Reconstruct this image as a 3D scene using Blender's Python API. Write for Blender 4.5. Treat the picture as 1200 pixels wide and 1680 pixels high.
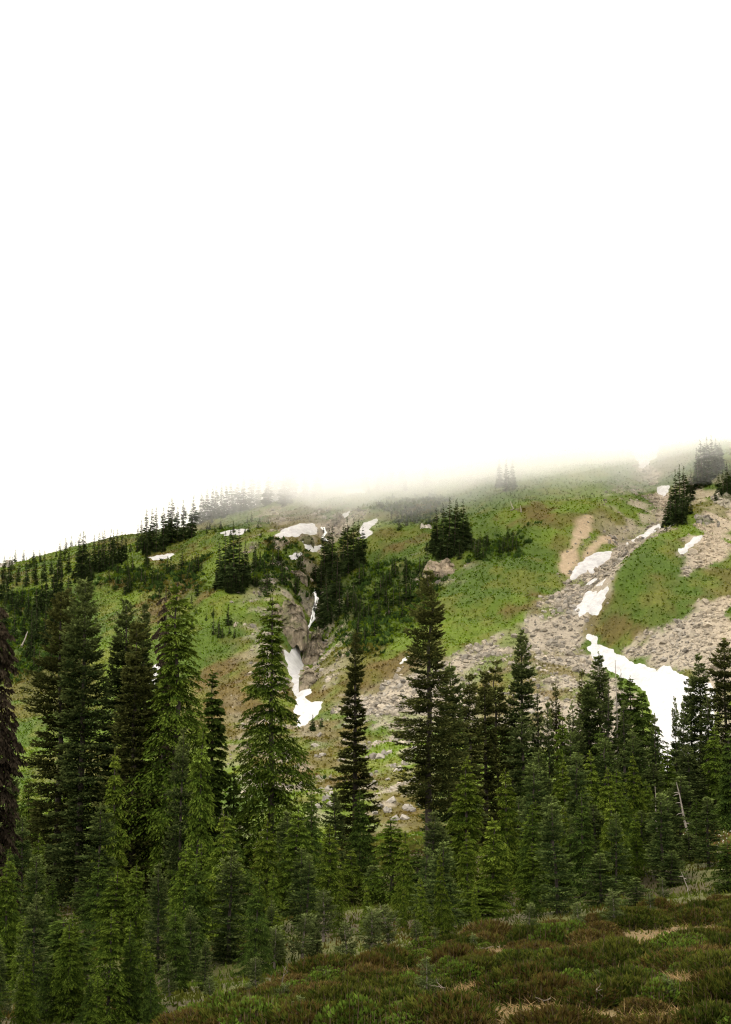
import bpy, math
import numpy as np
from mathutils import Vector, Euler

for o in list(bpy.data.objects):
    bpy.data.objects.remove(o)
S = bpy.context.scene
C = S.collection

# ------------------------------------------------------------------ camera, sky, sun, exposure
F_PX = 2585.0                      # focal length in photograph pixels (frame 1200 x 1680)
PITCH = math.atan((1180 - 840) / F_PX)
cam = bpy.data.cameras.new('camera')
cam.sensor_fit = 'VERTICAL'
cam.angle = 2 * math.atan(840 / F_PX)
cam.clip_start = 0.1
cam.clip_end = 6000
cam_ob = bpy.data.objects.new('camera', cam)
C.objects.link(cam_ob)
cam_ob.location = (0, 0, 0)
cam_ob.rotation_euler = (math.pi / 2 + PITCH, 0, 0)
S.camera = cam_ob

SUN_EL, SUN_AZ = math.radians(52), math.radians(-125)     # azimuth from +Y, clockwise
w = bpy.data.worlds.new('World')
S.world = w
w.use_nodes = True
nt = w.node_tree
nt.nodes.clear()
sky = nt.nodes.new('ShaderNodeTexSky')
sky.sky_type = 'NISHITA'
sky.sun_disc = False
sky.sun_elevation = SUN_EL
sky.sun_rotation = SUN_AZ
sky.dust_density = 4.0
bg_sky = nt.nodes.new('ShaderNodeBackground')
bg_sky.inputs['Strength'].default_value = 0.10
bg_cloud = nt.nodes.new('ShaderNodeBackground')           # even, closed overcast
bg_cloud.inputs['Color'].default_value = (1.0, 0.965, 0.915, 1)
bg_cloud.inputs['Strength'].default_value = 2.75
mx = nt.nodes.new('ShaderNodeMixShader')
mx.inputs[0].default_value = 0.9
out = nt.nodes.new('ShaderNodeOutputWorld')
nt.links.new(sky.outputs[0], bg_sky.inputs['Color'])
nt.links.new(bg_sky.outputs[0], mx.inputs[1])
nt.links.new(bg_cloud.outputs[0], mx.inputs[2])
nt.links.new(mx.outputs[0], out.inputs['Surface'])

sl = bpy.data.lights.new('sun', 'SUN')
sl.energy = 1.5
sl.angle = math.radians(10)
sl.color = (1.0, 0.93, 0.80)
so = bpy.data.objects.new('sun', sl)
C.objects.link(so)
sd = Vector((math.sin(SUN_AZ) * math.cos(SUN_EL), math.cos(SUN_AZ) * math.cos(SUN_EL), math.sin(SUN_EL)))
so.rotation_euler = sd.to_track_quat('Z', 'Y').to_euler()

S.view_settings.view_transform = 'Standard'
S.view_settings.look = 'None'
S.view_settings.exposure = 0.3
S.view_settings.gamma = 1.0
S.view_settings.use_curve_mapping = False
S.render.engine = 'CYCLES'
S.cycles.max_bounces = 18
S.cycles.diffuse_bounces = 3
S.cycles.transmission_bounces = 3
S.cycles.volume_bounces = 16
S.cycles.use_denoising = True
S.cycles.denoiser = 'OPENIMAGEDENOISE'
S.cycles.denoising_prefilter = 'NONE'
S.cycles.filter_width = 1.2
S.cycles.use_adaptive_sampling = True
S.cycles.adaptive_threshold = 0.01

# ------------------------------------------------------------------ numpy helpers
def rngs(s):
    return np.random.default_rng(s)

def _hash(ix, iy, seed):
    n = (ix.astype(np.int64) * 374761393 + iy.astype(np.int64) * 668265263 + seed * 1442695041) & 0xFFFFFFFF
    n = ((n ^ (n >> 13)) * 1274126177) & 0xFFFFFFFF
    n = (n ^ (n >> 16)) & 0xFFFFFFFF
    return n / 4294967295.0

def vnoise(x, y, seed=0):
    x = np.asarray(x, float); y = np.asarray(y, float)
    ix = np.floor(x); iy = np.floor(y)
    fx = x - ix; fy = y - iy
    fx = fx * fx * (3 - 2 * fx); fy = fy * fy * (3 - 2 * fy)
    a = _hash(ix, iy, seed); b = _hash(ix + 1, iy, seed)
    c = _hash(ix, iy + 1, seed); d = _hash(ix + 1, iy + 1, seed)
    return (a * (1 - fx) + b * fx) * (1 - fy) + (c * (1 - fx) + d * fx) * fy

def fbm(x, y, scale, seed=0, oct=4):
    """0..1, features about `scale` metres"""
    v = 0; a = 0.5; t = 0
    for k in range(oct):
        f = 2 ** k / scale
        v = v + a * vnoise(x * f + 17.3 * k, y * f - 9.1 * k, seed + k * 31)
        t += a; a *= 0.5
    return v / t

def sm(e0, e1, v):
    t = np.clip((v - e0) / (e1 - e0), 0, 1)
    return t * t * (3 - 2 * t)

CP, SP = math.cos(PITCH), math.sin(PITCH)
def ray(px, py):
    u = (px - 600) / F_PX; v = (840 - py) / F_PX
    return np.array([u, CP - v * SP, SP + v * CP])

def at(px, py, d):
    r = ray(px, py)
    return r * (d / r[1])

# ------------------------------------------------------------------ terrain height
CTRL = []
for px, py, d in [
    (-250, 1700, 36), (0, 1695, 36), (300, 1690, 31), (600, 1690, 24), (900, 1680, 23), (1200, 1680, 22), (1500, 1660, 22),
    (0, 1655, 50), (200, 1645, 46), (400, 1625, 40), (600, 1605, 32), (800, 1600, 29), (1000, 1600, 28), (1200, 1600, 27),
    (0, 1600, 64), (300, 1590, 60), (480, 1565, 52), (600, 1560, 41), (700, 1540, 38.5), (900, 1538, 37), (1060, 1535, 36), (1200, 1510, 37),
    (-200, 1520, 80), (0, 1530, 80), (300, 1515, 76), (600, 1485, 67), (800, 1465, 60), (1000, 1462, 50), (1200, 1440, 50), (1500, 1400, 52),
    (0, 1470, 97), (300, 1450, 97), (600, 1410, 92), (700, 1395, 88), (900, 1370, 88), (1100, 1345, 88), (1200, 1320, 90), (1500, 1270, 90),
    (-300, 1400, 130), (0, 1405, 130), (300, 1405, 135), (600, 1398, 140), (900, 1345, 135), (1200, 1300, 128), (1600, 1240, 128),
    (-400, 1390, 190), (0, 1385, 190), (0, 1200, 255), (0, 1100, 300), (0, 1000, 345), (0, 925, 400), (0, 955, 460),
    (200, 1385, 190), (200, 1200, 248), (200, 1100, 288), (200, 1000, 328), (200, 930, 385), (200, 960, 440), (100, 925, 392), (100, 950, 440),
    (330, 862, 388), (330, 890, 440),
    (400, 1370, 190), (400, 1200, 240), (400, 1100, 272), (400, 1000, 305), (400, 900, 345), (400, 840, 372), (400, 795, 396), (400, 795, 440),
    (600, 1372, 192), (600, 1200, 238), (600, 1100, 265), (600, 1000, 290), (600, 900, 319), (600, 850, 336), (600, 800, 355), (600, 755, 378), (600, 738, 410),
    (800, 1330, 195), (800, 1200, 230), (800, 1100, 256), (800, 1000, 280), (800, 900, 307), (800, 820, 334), (800, 765, 358), (800, 722, 392),
    (1000, 1310, 180), (1000, 1200, 214), (1000, 1100, 245), (1000, 1000, 277), (1000, 900, 312), (1000, 820, 340), (1000, 760, 362), (1000, 705, 392),
    (1200, 1280, 165), (1200, 1200, 190), (1200, 1100, 228), (1200, 1000, 258), (1200, 900, 286), (1200, 820, 308), (1200, 755, 328), (1200, 690, 360),
    (-400, 1200, 270), (-400, 1000, 350), (-400, 940, 400), (-400, 970, 470),
    (1600, 1200, 180), (1600, 1000, 240), (1600, 850, 285), (1600, 690, 345),
]:
    CTRL.append(at(px, py, d))
for p in [(0, 0, -1.9), (-25, 0, -2.4), (25, 0, -1.6), (0, 11, -3.5), (-14, 12, -4.0), (14, 12, -3.2), (0, -40, 4), (-80, -40, 0), (80, -40, 6),
          (-160, 60, -14), (150, 60, 4), (-220, 200, -14), (220, 200, 22),
          (-150, 520, 34), (0, 520, 54), (150, 520, 64), (-350, 400, 30), (350, 400, 74),
          (-500, 900, 30), (0, 900, 50), (500, 900, 50), (-900, 100, -10), (900, 100, 60), (0, 1500, 40), (0, -300, 20),
          (-1500, 1500, 30), (1500, 1500, 40), (-1500, -300, 0), (1500, -300, 30)]:
    CTRL.append(np.array(p, float))
CTRL = np.array(CTRL)

def _tps_fit(P, z, lam=0.02):
    n = len(P)
    r2 = ((P[:, None] - P[None]) ** 2).sum(-1)
    K = 0.5 * r2 * np.log(r2 + 1e-9) + lam * np.eye(n) * 100
    A = np.zeros((n + 3, n + 3))
    A[:n, :n] = K; A[:n, n] = 1; A[:n, n + 1:] = P; A[n, :n] = 1; A[n + 1:, :n] = P.T
    b = np.zeros(n + 3); b[:n] = z
    return np.linalg.solve(A, b)
_W = _tps_fit(CTRL[:, :2] / 100, CTRL[:, 2])

def tps(x, y):
    x = np.asarray(x, float).ravel() / 100; y = np.asarray(y, float).ravel() / 100
    o = np.empty(len(x))
    P = CTRL[:, :2] / 100; n = len(P)
    for i in range(0, len(x), 40000):
        a = x[i:i + 40000]; b = y[i:i + 40000]
        r2 = (a[:, None] - P[None, :, 0]) ** 2 + (b[:, None] - P[None, :, 1]) ** 2
        o[i:i + 40000] = (0.5 * r2 * np.log(r2 + 1e-9)) @ _W[:n] + _W[n] + _W[n + 1] * a + _W[n + 2] * b
    return o

def axis(segs):
    v = [segs[0][0]]
    for (a, b, s0, s1) in segs:
        L = b - a
        n = max(1, int(round(L / (0.5 * (s0 + s1)))))
        t = np.linspace(0, 1, n + 1)[1:]
        k = s1 / s0
        pos = t if abs(k - 1) < 1e-3 else (k ** t - 1) / (k - 1)
        v += list(a + L * pos)
    return np.array(v)
GX = axis([(-1500, -220, 90, 6), (-220, -112, 6, 0.8), (-112, 112, 0.88, 0.88), (112, 220, 0.8, 6), (220, 1500, 6, 90)])
GY = axis([(-300, 14, 30, 1), (14, 60, 0.3, 0.4), (60, 190, 0.5, 0.95), (190, 400, 0.76, 0.76), (400, 470, 0.7, 2), (470, 1500, 3, 90)])
NX, NY = len(GX), len(GY)
MX, MY = np.meshgrid(GX, GY)
HZ0 = tps(MX, MY).reshape(NY, NX)

class Field:
    def __init__(self, Z): self.Z = Z
    def __call__(self, x, y):
        x = np.asarray(x, float); y = np.asarray(y, float)
        i = np.clip(np.searchsorted(GX, x) - 1, 0, NX - 2); j = np.clip(np.searchsorted(GY, y) - 1, 0, NY - 2)
        fx = np.clip((x - GX[i]) / (GX[i + 1] - GX[i]), 0, 1); fy = np.clip((y - GY[j]) / (GY[j + 1] - GY[j]), 0, 1)
        Z = self.Z
        return (Z[j, i] * (1 - fx) + Z[j, i + 1] * fx) * (1 - fy) + (Z[j + 1, i] * (1 - fx) + Z[j + 1, i + 1] * fx) * fy

def make_hit(field):
    def hit(px, py, dmin=165, dmax=520):
        r = ray(px, py)
        d = np.arange(dmin, dmax, 0.25)
        z = r[2] / r[1] * d
        h = field(r[0] / r[1] * d, d)
        b = h - z
        k = np.nonzero((b[1:] >= 0) & (b[:-1] < 0))[0]
        if len(k) == 0:
            k = np.argmax(b); return np.array([r[0] / r[1] * d[k], d[k], h[k]])
        k = k[0]
        t = -b[k] / (b[k + 1] - b[k])
        dd = d[k] + 0.25 * t
        x = r[0] / r[1] * dd
        return np.array([x, dd, float(field(x, dd))])
    return hit
hit0 = make_hit(Field(HZ0))

def seg_dist(X, Y, pl):
    """distance to a polyline and position 0..1 along it"""
    best = np.full(X.shape, 1e9); par = np.zeros(X.shape); n = len(pl) - 1
    for k in range(n):
        a, b = pl[k], pl[k + 1]
        dx, dy = b[0] - a[0], b[1] - a[1]
        t = np.clip(((X - a[0]) * dx + (Y - a[1]) * dy) / (dx * dx + dy * dy + 1e-9), 0, 1)
        q = np.hypot(X - a[0] - t * dx, Y - a[1] - t * dy)
        m = q < best
        best = np.where(m, q, best); par = np.where(m, (k + t) / n, par)
    return best, par

def plan(pts, h=hit0):
    return [h(a, b)[:2] for a, b in pts]

H = HZ0.copy()
far = sm(140, 185, MY)
# long swells, spurs and gullies of the far slope
GULLY = plan([(566, 838), (540, 880), (524, 930), (518, 985), (510, 1020), (492, 1058), (482, 1090), (488, 1130), (495, 1180)])
q, t = seg_dist(MX, MY, GULLY)
H -= (7.0 * np.sin(np.pi * np.clip(t, 0.02, 1) ** 0.8) + 0.5) * np.exp(-(q / 4.5) ** 2)
CHANNEL = plan([(1068, 760), (1088, 830), (1050, 880), (995, 920), (970, 965), (962, 1035), (1000, 1085), (1080, 1130), (1090, 1220)])
q, t = seg_dist(MX, MY, CHANNEL)
H -= 4.5 * np.exp(-(q / 8) ** 2) * (1 - 0.4 * t)
HUMP = plan([(1140, 850), (1080, 920), (1020, 990)])
q, t = seg_dist(MX, MY, HUMP)
H += 5.5 * np.exp(-(q / 9) ** 2)
SPUR = plan([(900, 800), (880, 880), (800, 960), (660, 1060), (570, 1120)])
q, t = seg_dist(MX, MY, SPUR)
H += 2.0 * np.exp(-(q / 14) ** 2)
LSPUR = plan([(420, 880), (380, 960), (400, 1060), (430, 1130)])
q, t = seg_dist(MX, MY, LSPUR)
H += 2.4 * np.exp(-(q / 12) ** 2)
H += far * ((fbm(MX, MY, 34, 5, 4) - 0.5) * 8.0 + (fbm(MX, MY, 7, 8, 4) - 0.5) * 2.2)
near = (1 - sm(95, 140, MY)) * sm(16, 26, MY)
H += near * ((fbm(MX, MY, 5.5, 11, 4) - 0.5) * 0.9 + (fbm(MX, MY, 1.3, 12, 2) - 0.5) * 0.22)
HF = Field(H)
hit = make_hit(HF)

def in_poly(X, Y, poly):
    c = np.zeros(np.shape(X), bool)
    n = len(poly)
    for i in range(n):
        x0, y0 = poly[i]; x1, y1 = poly[(i + 1) % n]
        if y0 == y1: continue
        c ^= ((y0 > Y) != (y1 > Y)) & (X < (x1 - x0) * (Y - y0) / (y1 - y0) + x0)
    return c

def soft_poly(X, Y, polys, w=1.5):
    """1 inside, fading to 0 over w metres outside"""
    o = np.zeros(np.shape(X))
    for poly in polys:
        P = np.array(poly)
        lo = P.min(0) - w; hi = P.max(0) + w
        m = (X > lo[0]) & (X < hi[0]) & (Y > lo[1]) & (Y < hi[1])
        if not m.any(): continue
        xs, ys = X[m], Y[m]
        ins = in_poly(xs, ys, poly)
        q, _ = seg_dist(xs, ys, list(poly) + [poly[0]])
        o[m] = np.maximum(o[m], np.where(ins, 0.5 + np.clip(q / w, 0, 1) * 0.5, 0.5 - np.clip(q / w, 0, 1) * 0.5))
    return o

P_ = lambda pts: plan(pts, hit)
SCREE = [P_(p) for p in [
    [(925, 952), (905, 975), (860, 1005), (800, 1045), (730, 1078), (680, 1092), (600, 1125), (552, 1152), (575, 1182), (640, 1178), (700, 1172), (760, 1190),
     (900, 1230), (1070, 1260), (1060, 1150), (1000, 1110), (962, 1062), (972, 1030), (985, 985), (1005, 950), (1040, 905), (1083, 868), (1098, 830), (1085, 770),
     (1048, 762), (1062, 800), (1080, 835), (1068, 866), (1020, 892), (985, 905), (955, 930)],
    [(1205, 978), (1140, 1002), (1100, 1030), (1060, 1050), (1015, 1066), (1100, 1100), (1130, 1115), (1170, 1130), (1175, 1220), (1205, 1220)],
    [(1205, 828), (1165, 850), (1132, 895), (1112, 928), (1112, 952), (1135, 946), (1168, 930), (1205, 902)],
]]
RUBBLE = [P_(p) for p in [
    [(590, 1180), (720, 1178), (690, 1230), (660, 1260), (730, 1290), (740, 1325), (690, 1345), (600, 1352), (590, 1300), (600, 1240)],
    [(520, 1290), (560, 1285), (570, 1330), (520, 1340), (440, 1400), (380, 1390), (400, 1330)],
    [(985, 885), (1018, 850), (1012, 812), (1050, 795), (1086, 838), (1070, 868), (1020, 892), (985, 906)],
    [(690, 915), (755, 915), (757, 948), (697, 945)],
    [(520, 835), (600, 835), (590, 870), (540, 895), (520, 930), (470, 925), (500, 880)],
    [(425, 960), (540, 960), (560, 1060), (540, 1120), (500, 1150), (440, 1090)],
    [(1110, 800), (1180, 790), (1200, 815), (1150, 850)],
]]
DIRT = [P_(p) for p in [
    [(933, 950), (918, 932), (925, 905), (940, 885), (947, 850), (960, 842), (976, 845), (974, 860), (960, 880), (952, 900), (947, 925), (940, 948)],
    [(955, 905), (985, 880), (1010, 880), (985, 905), (960, 920)],
]]
HEATH = [P_(p) for p in [
    [(818, 860), (850, 845), (895, 835), (925, 828), (918, 838), (885, 852), (850, 868), (825, 872)],
    [(770, 1035), (830, 1000), (900, 975), (905, 990), (850, 1015), (790, 1045)],
    [(560, 1150), (590, 1095), (650, 1065), (720, 1050), (730, 1078), (640, 1112)],
    [(330, 1110), (400, 1080), (470, 1110), (480, 1180), (420, 1230), (340, 1220)],
    [(965, 1040), (985, 1010), (1040, 1005), (1110, 975), (1130, 990), (1060, 1035), (1010, 1055)],
    [(1110, 960), (1125, 900), (1100, 900), (1085, 960)],
    [(230, 915), (300, 895), (330, 905), (280, 930)],
    [(440, 850), (560, 840), (540, 900), (450, 900)],
    [(680, 880), (700, 860), (712, 880), (650, 900)],
    [(470, 1180), (600, 1190), (600, 1260), (540, 1290), (440, 1290), (440, 1230)],
    [(820, 1080), (960, 1065), (965, 1150), (880, 1200), (780, 1180)],
    [(600, 1290), (720, 1270), (720, 1360), (600, 1380)],
    [(200, 960), (330, 940), (330, 990), (220, 1010)],
]]
SHRUB = [P_(p) for p in [
    [(530, 930), (720, 930), (700, 1000), (640, 1080), (560, 1080), (520, 1010)],
    [(420, 895), (520, 910), (520, 980), (420, 985), (400, 930)],
    [(170, 930), (330, 925), (330, 970), (200, 980)],
    [(0, 980), (130, 970), (120, 1090), (0, 1120)],
    [(640, 820), (720, 820), (700, 870), (640, 860)],
    [(770, 890), (860, 868), (850, 915), (780, 925)],
]]

# ------------------------------------------------------------------ surface colour (true albedo of what grows or lies there)
def mixc(a, b, t):
    return a * (1 - t[..., None]) + b * t[..., None]
c_ = lambda *v: np.array(v, float)
GRASS_A, GRASS_B, GRASS_C = c_(.074, .108, .008), c_(.043, .072, .006), c_(.104, .104, .017)
BROWN, BROWN2 = c_(.062, .045, .012), c_(.094, .068, .018)
STONE, SOIL, STRAW = c_(.235, .200, .150), c_(.27, .205, .130), c_(.140, .098, .044)
def masks(X, Y):
    n = fbm(X, Y, 7, 21, 4) - 0.5
    n2 = fbm(X, Y, 2.2, 22, 3) - 0.5
    e = n * 1.1 + n2 * 0.7
    sc = sm(0.42, 0.62, soft_poly(X, Y, SCREE, 3.5) + e * 0.75 * (soft_poly(X, Y, SCREE, 3.5) > 0.02))
    sc = sc * (1 - 0.8 * sm(0.56, 0.66, fbm(X, Y, 11, 33, 4)) * sm(200, 290, 300 + X * 0 ) * (X < 40))
    sc = sc * (1 - .85 * sm(.35, .6, soft_poly(X, Y, HEATH, 5) * 1.1 + e * .8) * sm(.34, .47, fbm(X, Y, 5, 34, 4)))
    rb = soft_poly(X, Y, RUBBLE, 5) * sm(0.50, 0.60, fbm(X, Y, 3.0, 25, 3))
    dt = sm(0.40, 0.65, soft_poly(X, Y, DIRT, 2.0) + e * 0.5 * (soft_poly(X, Y, DIRT, 2.0) > 0.02))
    ht = sm(0.32, 0.62, soft_poly(X, Y, HEATH, 6) + e * 1.0) * (.25 + .75 * sm(.38, .54, fbm(X, Y, 6, 36, 4)))
    sh = sm(0.35, 0.65, soft_poly(X, Y, SHRUB, 6) + e * 0.9)
    return sc, rb, dt, ht, sh

def ground_col(X, Y):
    a = fbm(X, Y, 22, 41, 4); b = fbm(X, Y, 3.5, 42, 3); f = fbm(X, Y, 1.0, 43, 2)
    g = mixc(GRASS_B + np.zeros(X.shape + (3,)), GRASS_A, sm(0.34, 0.60, a))
    g = mixc(g, GRASS_C, sm(0.50, 0.72, b) * 0.55)
    sc, rb, dt, ht, sh = masks(X, Y)
    g = mixc(g, GRASS_B * 0.72, sh * 0.6)
    br = mixc(BROWN + np.zeros(X.shape + (3,)), BROWN2, f)
    g = mixc(g, br, np.clip(ht * 0.85 + sm(0.60, 0.70, fbm(X, Y, 13, 51, 4)) * 0.6, 0, 1))
    stn = mixc(STONE + np.zeros(X.shape + (3,)), c_(.275, .226, .160), sm(50, 60, X - (Y - 250) * .1))
    kk = np.clip(np.maximum(sc, rb), 0, 1)[..., None]
    g = g * (1 - kk) + stn * kk
    g = mixc(g, SOIL, dt)
    # near heath: peat, dry grass and moss
    nr = 1 - sm(95, 150, Y)
    pe = mixc(c_(.045, .036, .013) + np.zeros(X.shape + (3,)), c_(.062, .064, .012), sm(0.42, 0.6, b))
    pe = mixc(pe, STRAW, straw(X, Y))
    g = mixc(g, pe, nr)
    g *= (0.80 + 0.4 * f)[..., None]
    return g
STRAWS = [(770, 1572, 2.0, .7), (1150, 1538, 2.4, 1.1), (1020, 1612, 1.0, .8), (870, 1668, 1.4, .9), (1190, 1672, 1.2, .8), (1010, 1572, 1.2, .5), (700, 1600, .8, .4), (840, 1572, 1.0, .4), (1120, 1620, .8, .5), (740, 1650, .8, .5), (940, 1640, .7, .4), (620, 1585, 1.4, .5),
          (930, 1535, 1.2, .5), (1080, 1552, 1.5, .6), (800, 1620, .8, .5), (600, 1650, .9, .6)]
_SP = [(hit(a, b, 15, 140), r1, r2) for a, b, r1, r2 in STRAWS]
def straw(X, Y):
    o = np.zeros(np.shape(X)); n = fbm(X, Y, 1.1, 61, 3) - 0.5
    for p, r1, r2 in _SP:
        o = np.maximum(o, sm(1.15, 0.6, np.hypot((X - p[0]) / r1, (Y - p[1]) / (r2 * 2.2)) + n * 1.3))
    return o

# ------------------------------------------------------------------ materials
def new_mat(name):
    m = bpy.data.materials.new(name); m.use_nodes = True
    m.node_tree.nodes.clear()
    return m, m.node_tree.nodes, m.node_tree.links

def surf_mat(name, rough=0.9, fine=(3.0, 0.35), bump=(2.0, 0.25), col=None, spec=0.2):
    """vertex colour (or one colour) with fine procedural grain and relief"""
    m, N, L = new_mat(name)
    o = N.new('ShaderNodeOutputMaterial'); b = N.new('ShaderNodeBsdfPrincipled')
    b.inputs['Roughness'].default_value = rough
    b.inputs['Specular IOR Level'].default_value = spec
    tc = N.new('ShaderNodeTexCoord')
    n1 = N.new('ShaderNodeTexNoise'); n1.inputs['Scale'].default_value = fine[0]; n1.inputs['Detail'].default_value = 6; n1.inputs['Roughness'].default_value = 0.7
    L.new(tc.outputs['Object'], n1.inputs['Vector'])
    mr = N.new('ShaderNodeMapRange'); mr.inputs['From Min'].default_value = 0.3; mr.inputs['From Max'].default_value = 0.7
    mr.inputs['To Min'].default_value = 1 - fine[1]; mr.inputs['To Max'].default_value = 1 + fine[1]
    L.new(n1.outputs['Fac'], mr.inputs['Value'])
    mul = N.new('ShaderNodeVectorMath'); mul.operation = 'SCALE'
    if col is None:
        at_ = N.new('ShaderNodeAttribute'); at_.attribute_name = 'Col'
        L.new(at_.outputs['Color'], mul.inputs[0])
    else:
        mul.inputs[0].default_value = col
    L.new(mr.outputs[0], mul.inputs['Scale'])
    L.new(mul.outputs[0], b.inputs['Base Color'])
    n2 = N.new('ShaderNodeTexNoise'); n2.inputs['Scale'].default_value = bump[0]; n2.inputs['Detail'].default_value = 8; n2.inputs['Roughness'].default_value = 0.7
    L.new(tc.outputs['Object'], n2.inputs['Vector'])
    bp = N.new('ShaderNodeBump'); bp.inputs['Strength'].default_value = 0.8; bp.inputs['Distance'].default_value = bump[1]
    L.new(n2.outputs['Fac'], bp.inputs['Height']); L.new(bp.outputs[0], b.inputs['Normal'])
    L.new(b.outputs[0], o.inputs['Surface'])
    return m

def leaf_mat(name, trans=0.22, vary=0.22):
    m, N, L = new_mat(name)
    o = N.new('ShaderNodeOutputMaterial')
    a = N.new('ShaderNodeAttribute'); a.attribute_name = 'Col'
    oi = N.new('ShaderNodeObjectInfo')
    mr = N.new('ShaderNodeMapRange'); mr.inputs['To Min'].default_value = 1 - vary; mr.inputs['To Max'].default_value = 1 + vary
    L.new(oi.outputs['Random'], mr.inputs['Value'])
    mul = N.new('ShaderNodeVectorMath'); mul.operation = 'SCALE'
    L.new(a.outputs['Color'], mul.inputs[0]); L.new(mr.outputs[0], mul.inputs['Scale'])
    d = N.new('ShaderNodeBsdfDiffuse'); t = N.new('ShaderNodeBsdfTranslucent')
    L.new(mul.outputs[0], d.inputs['Color']); L.new(mul.outputs[0], t.inputs['Color'])
    mxs = N.new('ShaderNodeMixShader'); mxs.inputs[0].default_value = trans
    L.new(d.outputs[0], mxs.inputs[1]); L.new(t.outputs[0], mxs.inputs[2])
    L.new(mxs.outputs[0], o.inputs['Surface'])
    return m

M_GROUND = surf_mat('ground_cover', fine=(2.2, 0.22), bump=(1.6, 0.2))
M_STONE = surf_mat('stone', fine=(1.5, 0.35), bump=(3.0, 0.15))
M_BARK = surf_mat('bark', fine=(9, 0.5), bump=(14, 0.04), col=(.034, .027, .021))  # bark colour darkened to carry the shade inside the crowns
M_DEADWOOD = surf_mat('bleached_wood', fine=(7, 0.35), bump=(14, 0.03), col=(.19, .165, .135))
M_SNOW = surf_mat('snow', rough=0.8, fine=(0.9, 0.22), bump=(1.0, 0.35), col=(.40, .39, .38), spec=0.2)
M_SAPBARK = surf_mat('sapling_bark', fine=(20, .4), bump=(30, .01), col=(.12, .10, .08))
M_LEAF = leaf_mat('needles')
M_TUFT = leaf_mat('meadow_leaves', 0.3, 0.0)

# ------------------------------------------------------------------ mesh helpers
def mesh(name, V, Fq, col=None, mat=None, smooth=False, mats=None, mat_idx=None):
    """V (n,3), Fq (m,3) or (m,4) arrays -> mesh with an optional colour attribute"""
    V = np.ascontiguousarray(V, np.float32); Fq = np.ascontiguousarray(Fq, np.int32)
    k = Fq.shape[1]
    me = bpy.data.meshes.new(name)
    me.vertices.add(len(V)); me.vertices.foreach_set('co', V.ravel())
    me.loops.add(Fq.size); me.loops.foreach_set('vertex_index', Fq.ravel())
    me.polygons.add(len(Fq))
    me.polygons.foreach_set('loop_start', np.arange(0, Fq.size, k, dtype=np.int32))
    me.polygons.foreach_set('use_smooth', np.full(len(Fq), smooth, bool))
    if mat_idx is not None:
        me.polygons.foreach_set('material_index', np.ascontiguousarray(mat_idx, np.int32))
    for m in (mats or [mat]):
        if m: me.materials.append(m)
    if col is not None:
        ca = me.attributes.new('Col', 'FLOAT_COLOR', 'POINT')
        cc = np.ones((len(V), 4), np.float32); cc[:, :3] = col
        ca.data.foreach_set('color', cc.ravel())
    me.update(calc_edges=True)
    return me

def obj(name, me, parent=None, loc=None):
    o = bpy.data.objects.new(name, me)
    C.objects.link(o)
    if parent is not None: o.parent = parent
    if loc is not None: o.location = [float(v) for v in loc]
    return o

def tag(o, label=None, cat=None, group=None, kind=None):
    if label: o['label'] = label
    if cat: o['category'] = cat
    if group: o['group'] = group
    if kind: o['kind'] = kind
    return o

# ------------------------------------------------------------------ ground sheet
idx = np.arange(NX * NY).reshape(NY, NX)
quads = np.stack([idx[:-1, :-1], idx[:-1, 1:], idx[1:, 1:], idx[1:, :-1]], -1).reshape(-1, 4)
GC = ground_col(MX.ravel(), MY.ravel())
hill = obj('mountain_ground', mesh('mountain_ground', np.stack([MX.ravel(), MY.ravel(), H.ravel()], -1), quads, GC, M_GROUND, smooth=True))
tag(hill, kind='structure')
NZx = np.gradient(H, axis=1) / np.gradient(MX, axis=1); NZy = np.gradient(H, axis=0) / np.gradient(MY, axis=0)
SX, SY = Field(NZx), Field(NZy)
def up(x, y):
    n = np.array([-float(SX(x, y)), -float(SY(x, y)), 1.0]); return n / np.linalg.norm(n)

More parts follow.
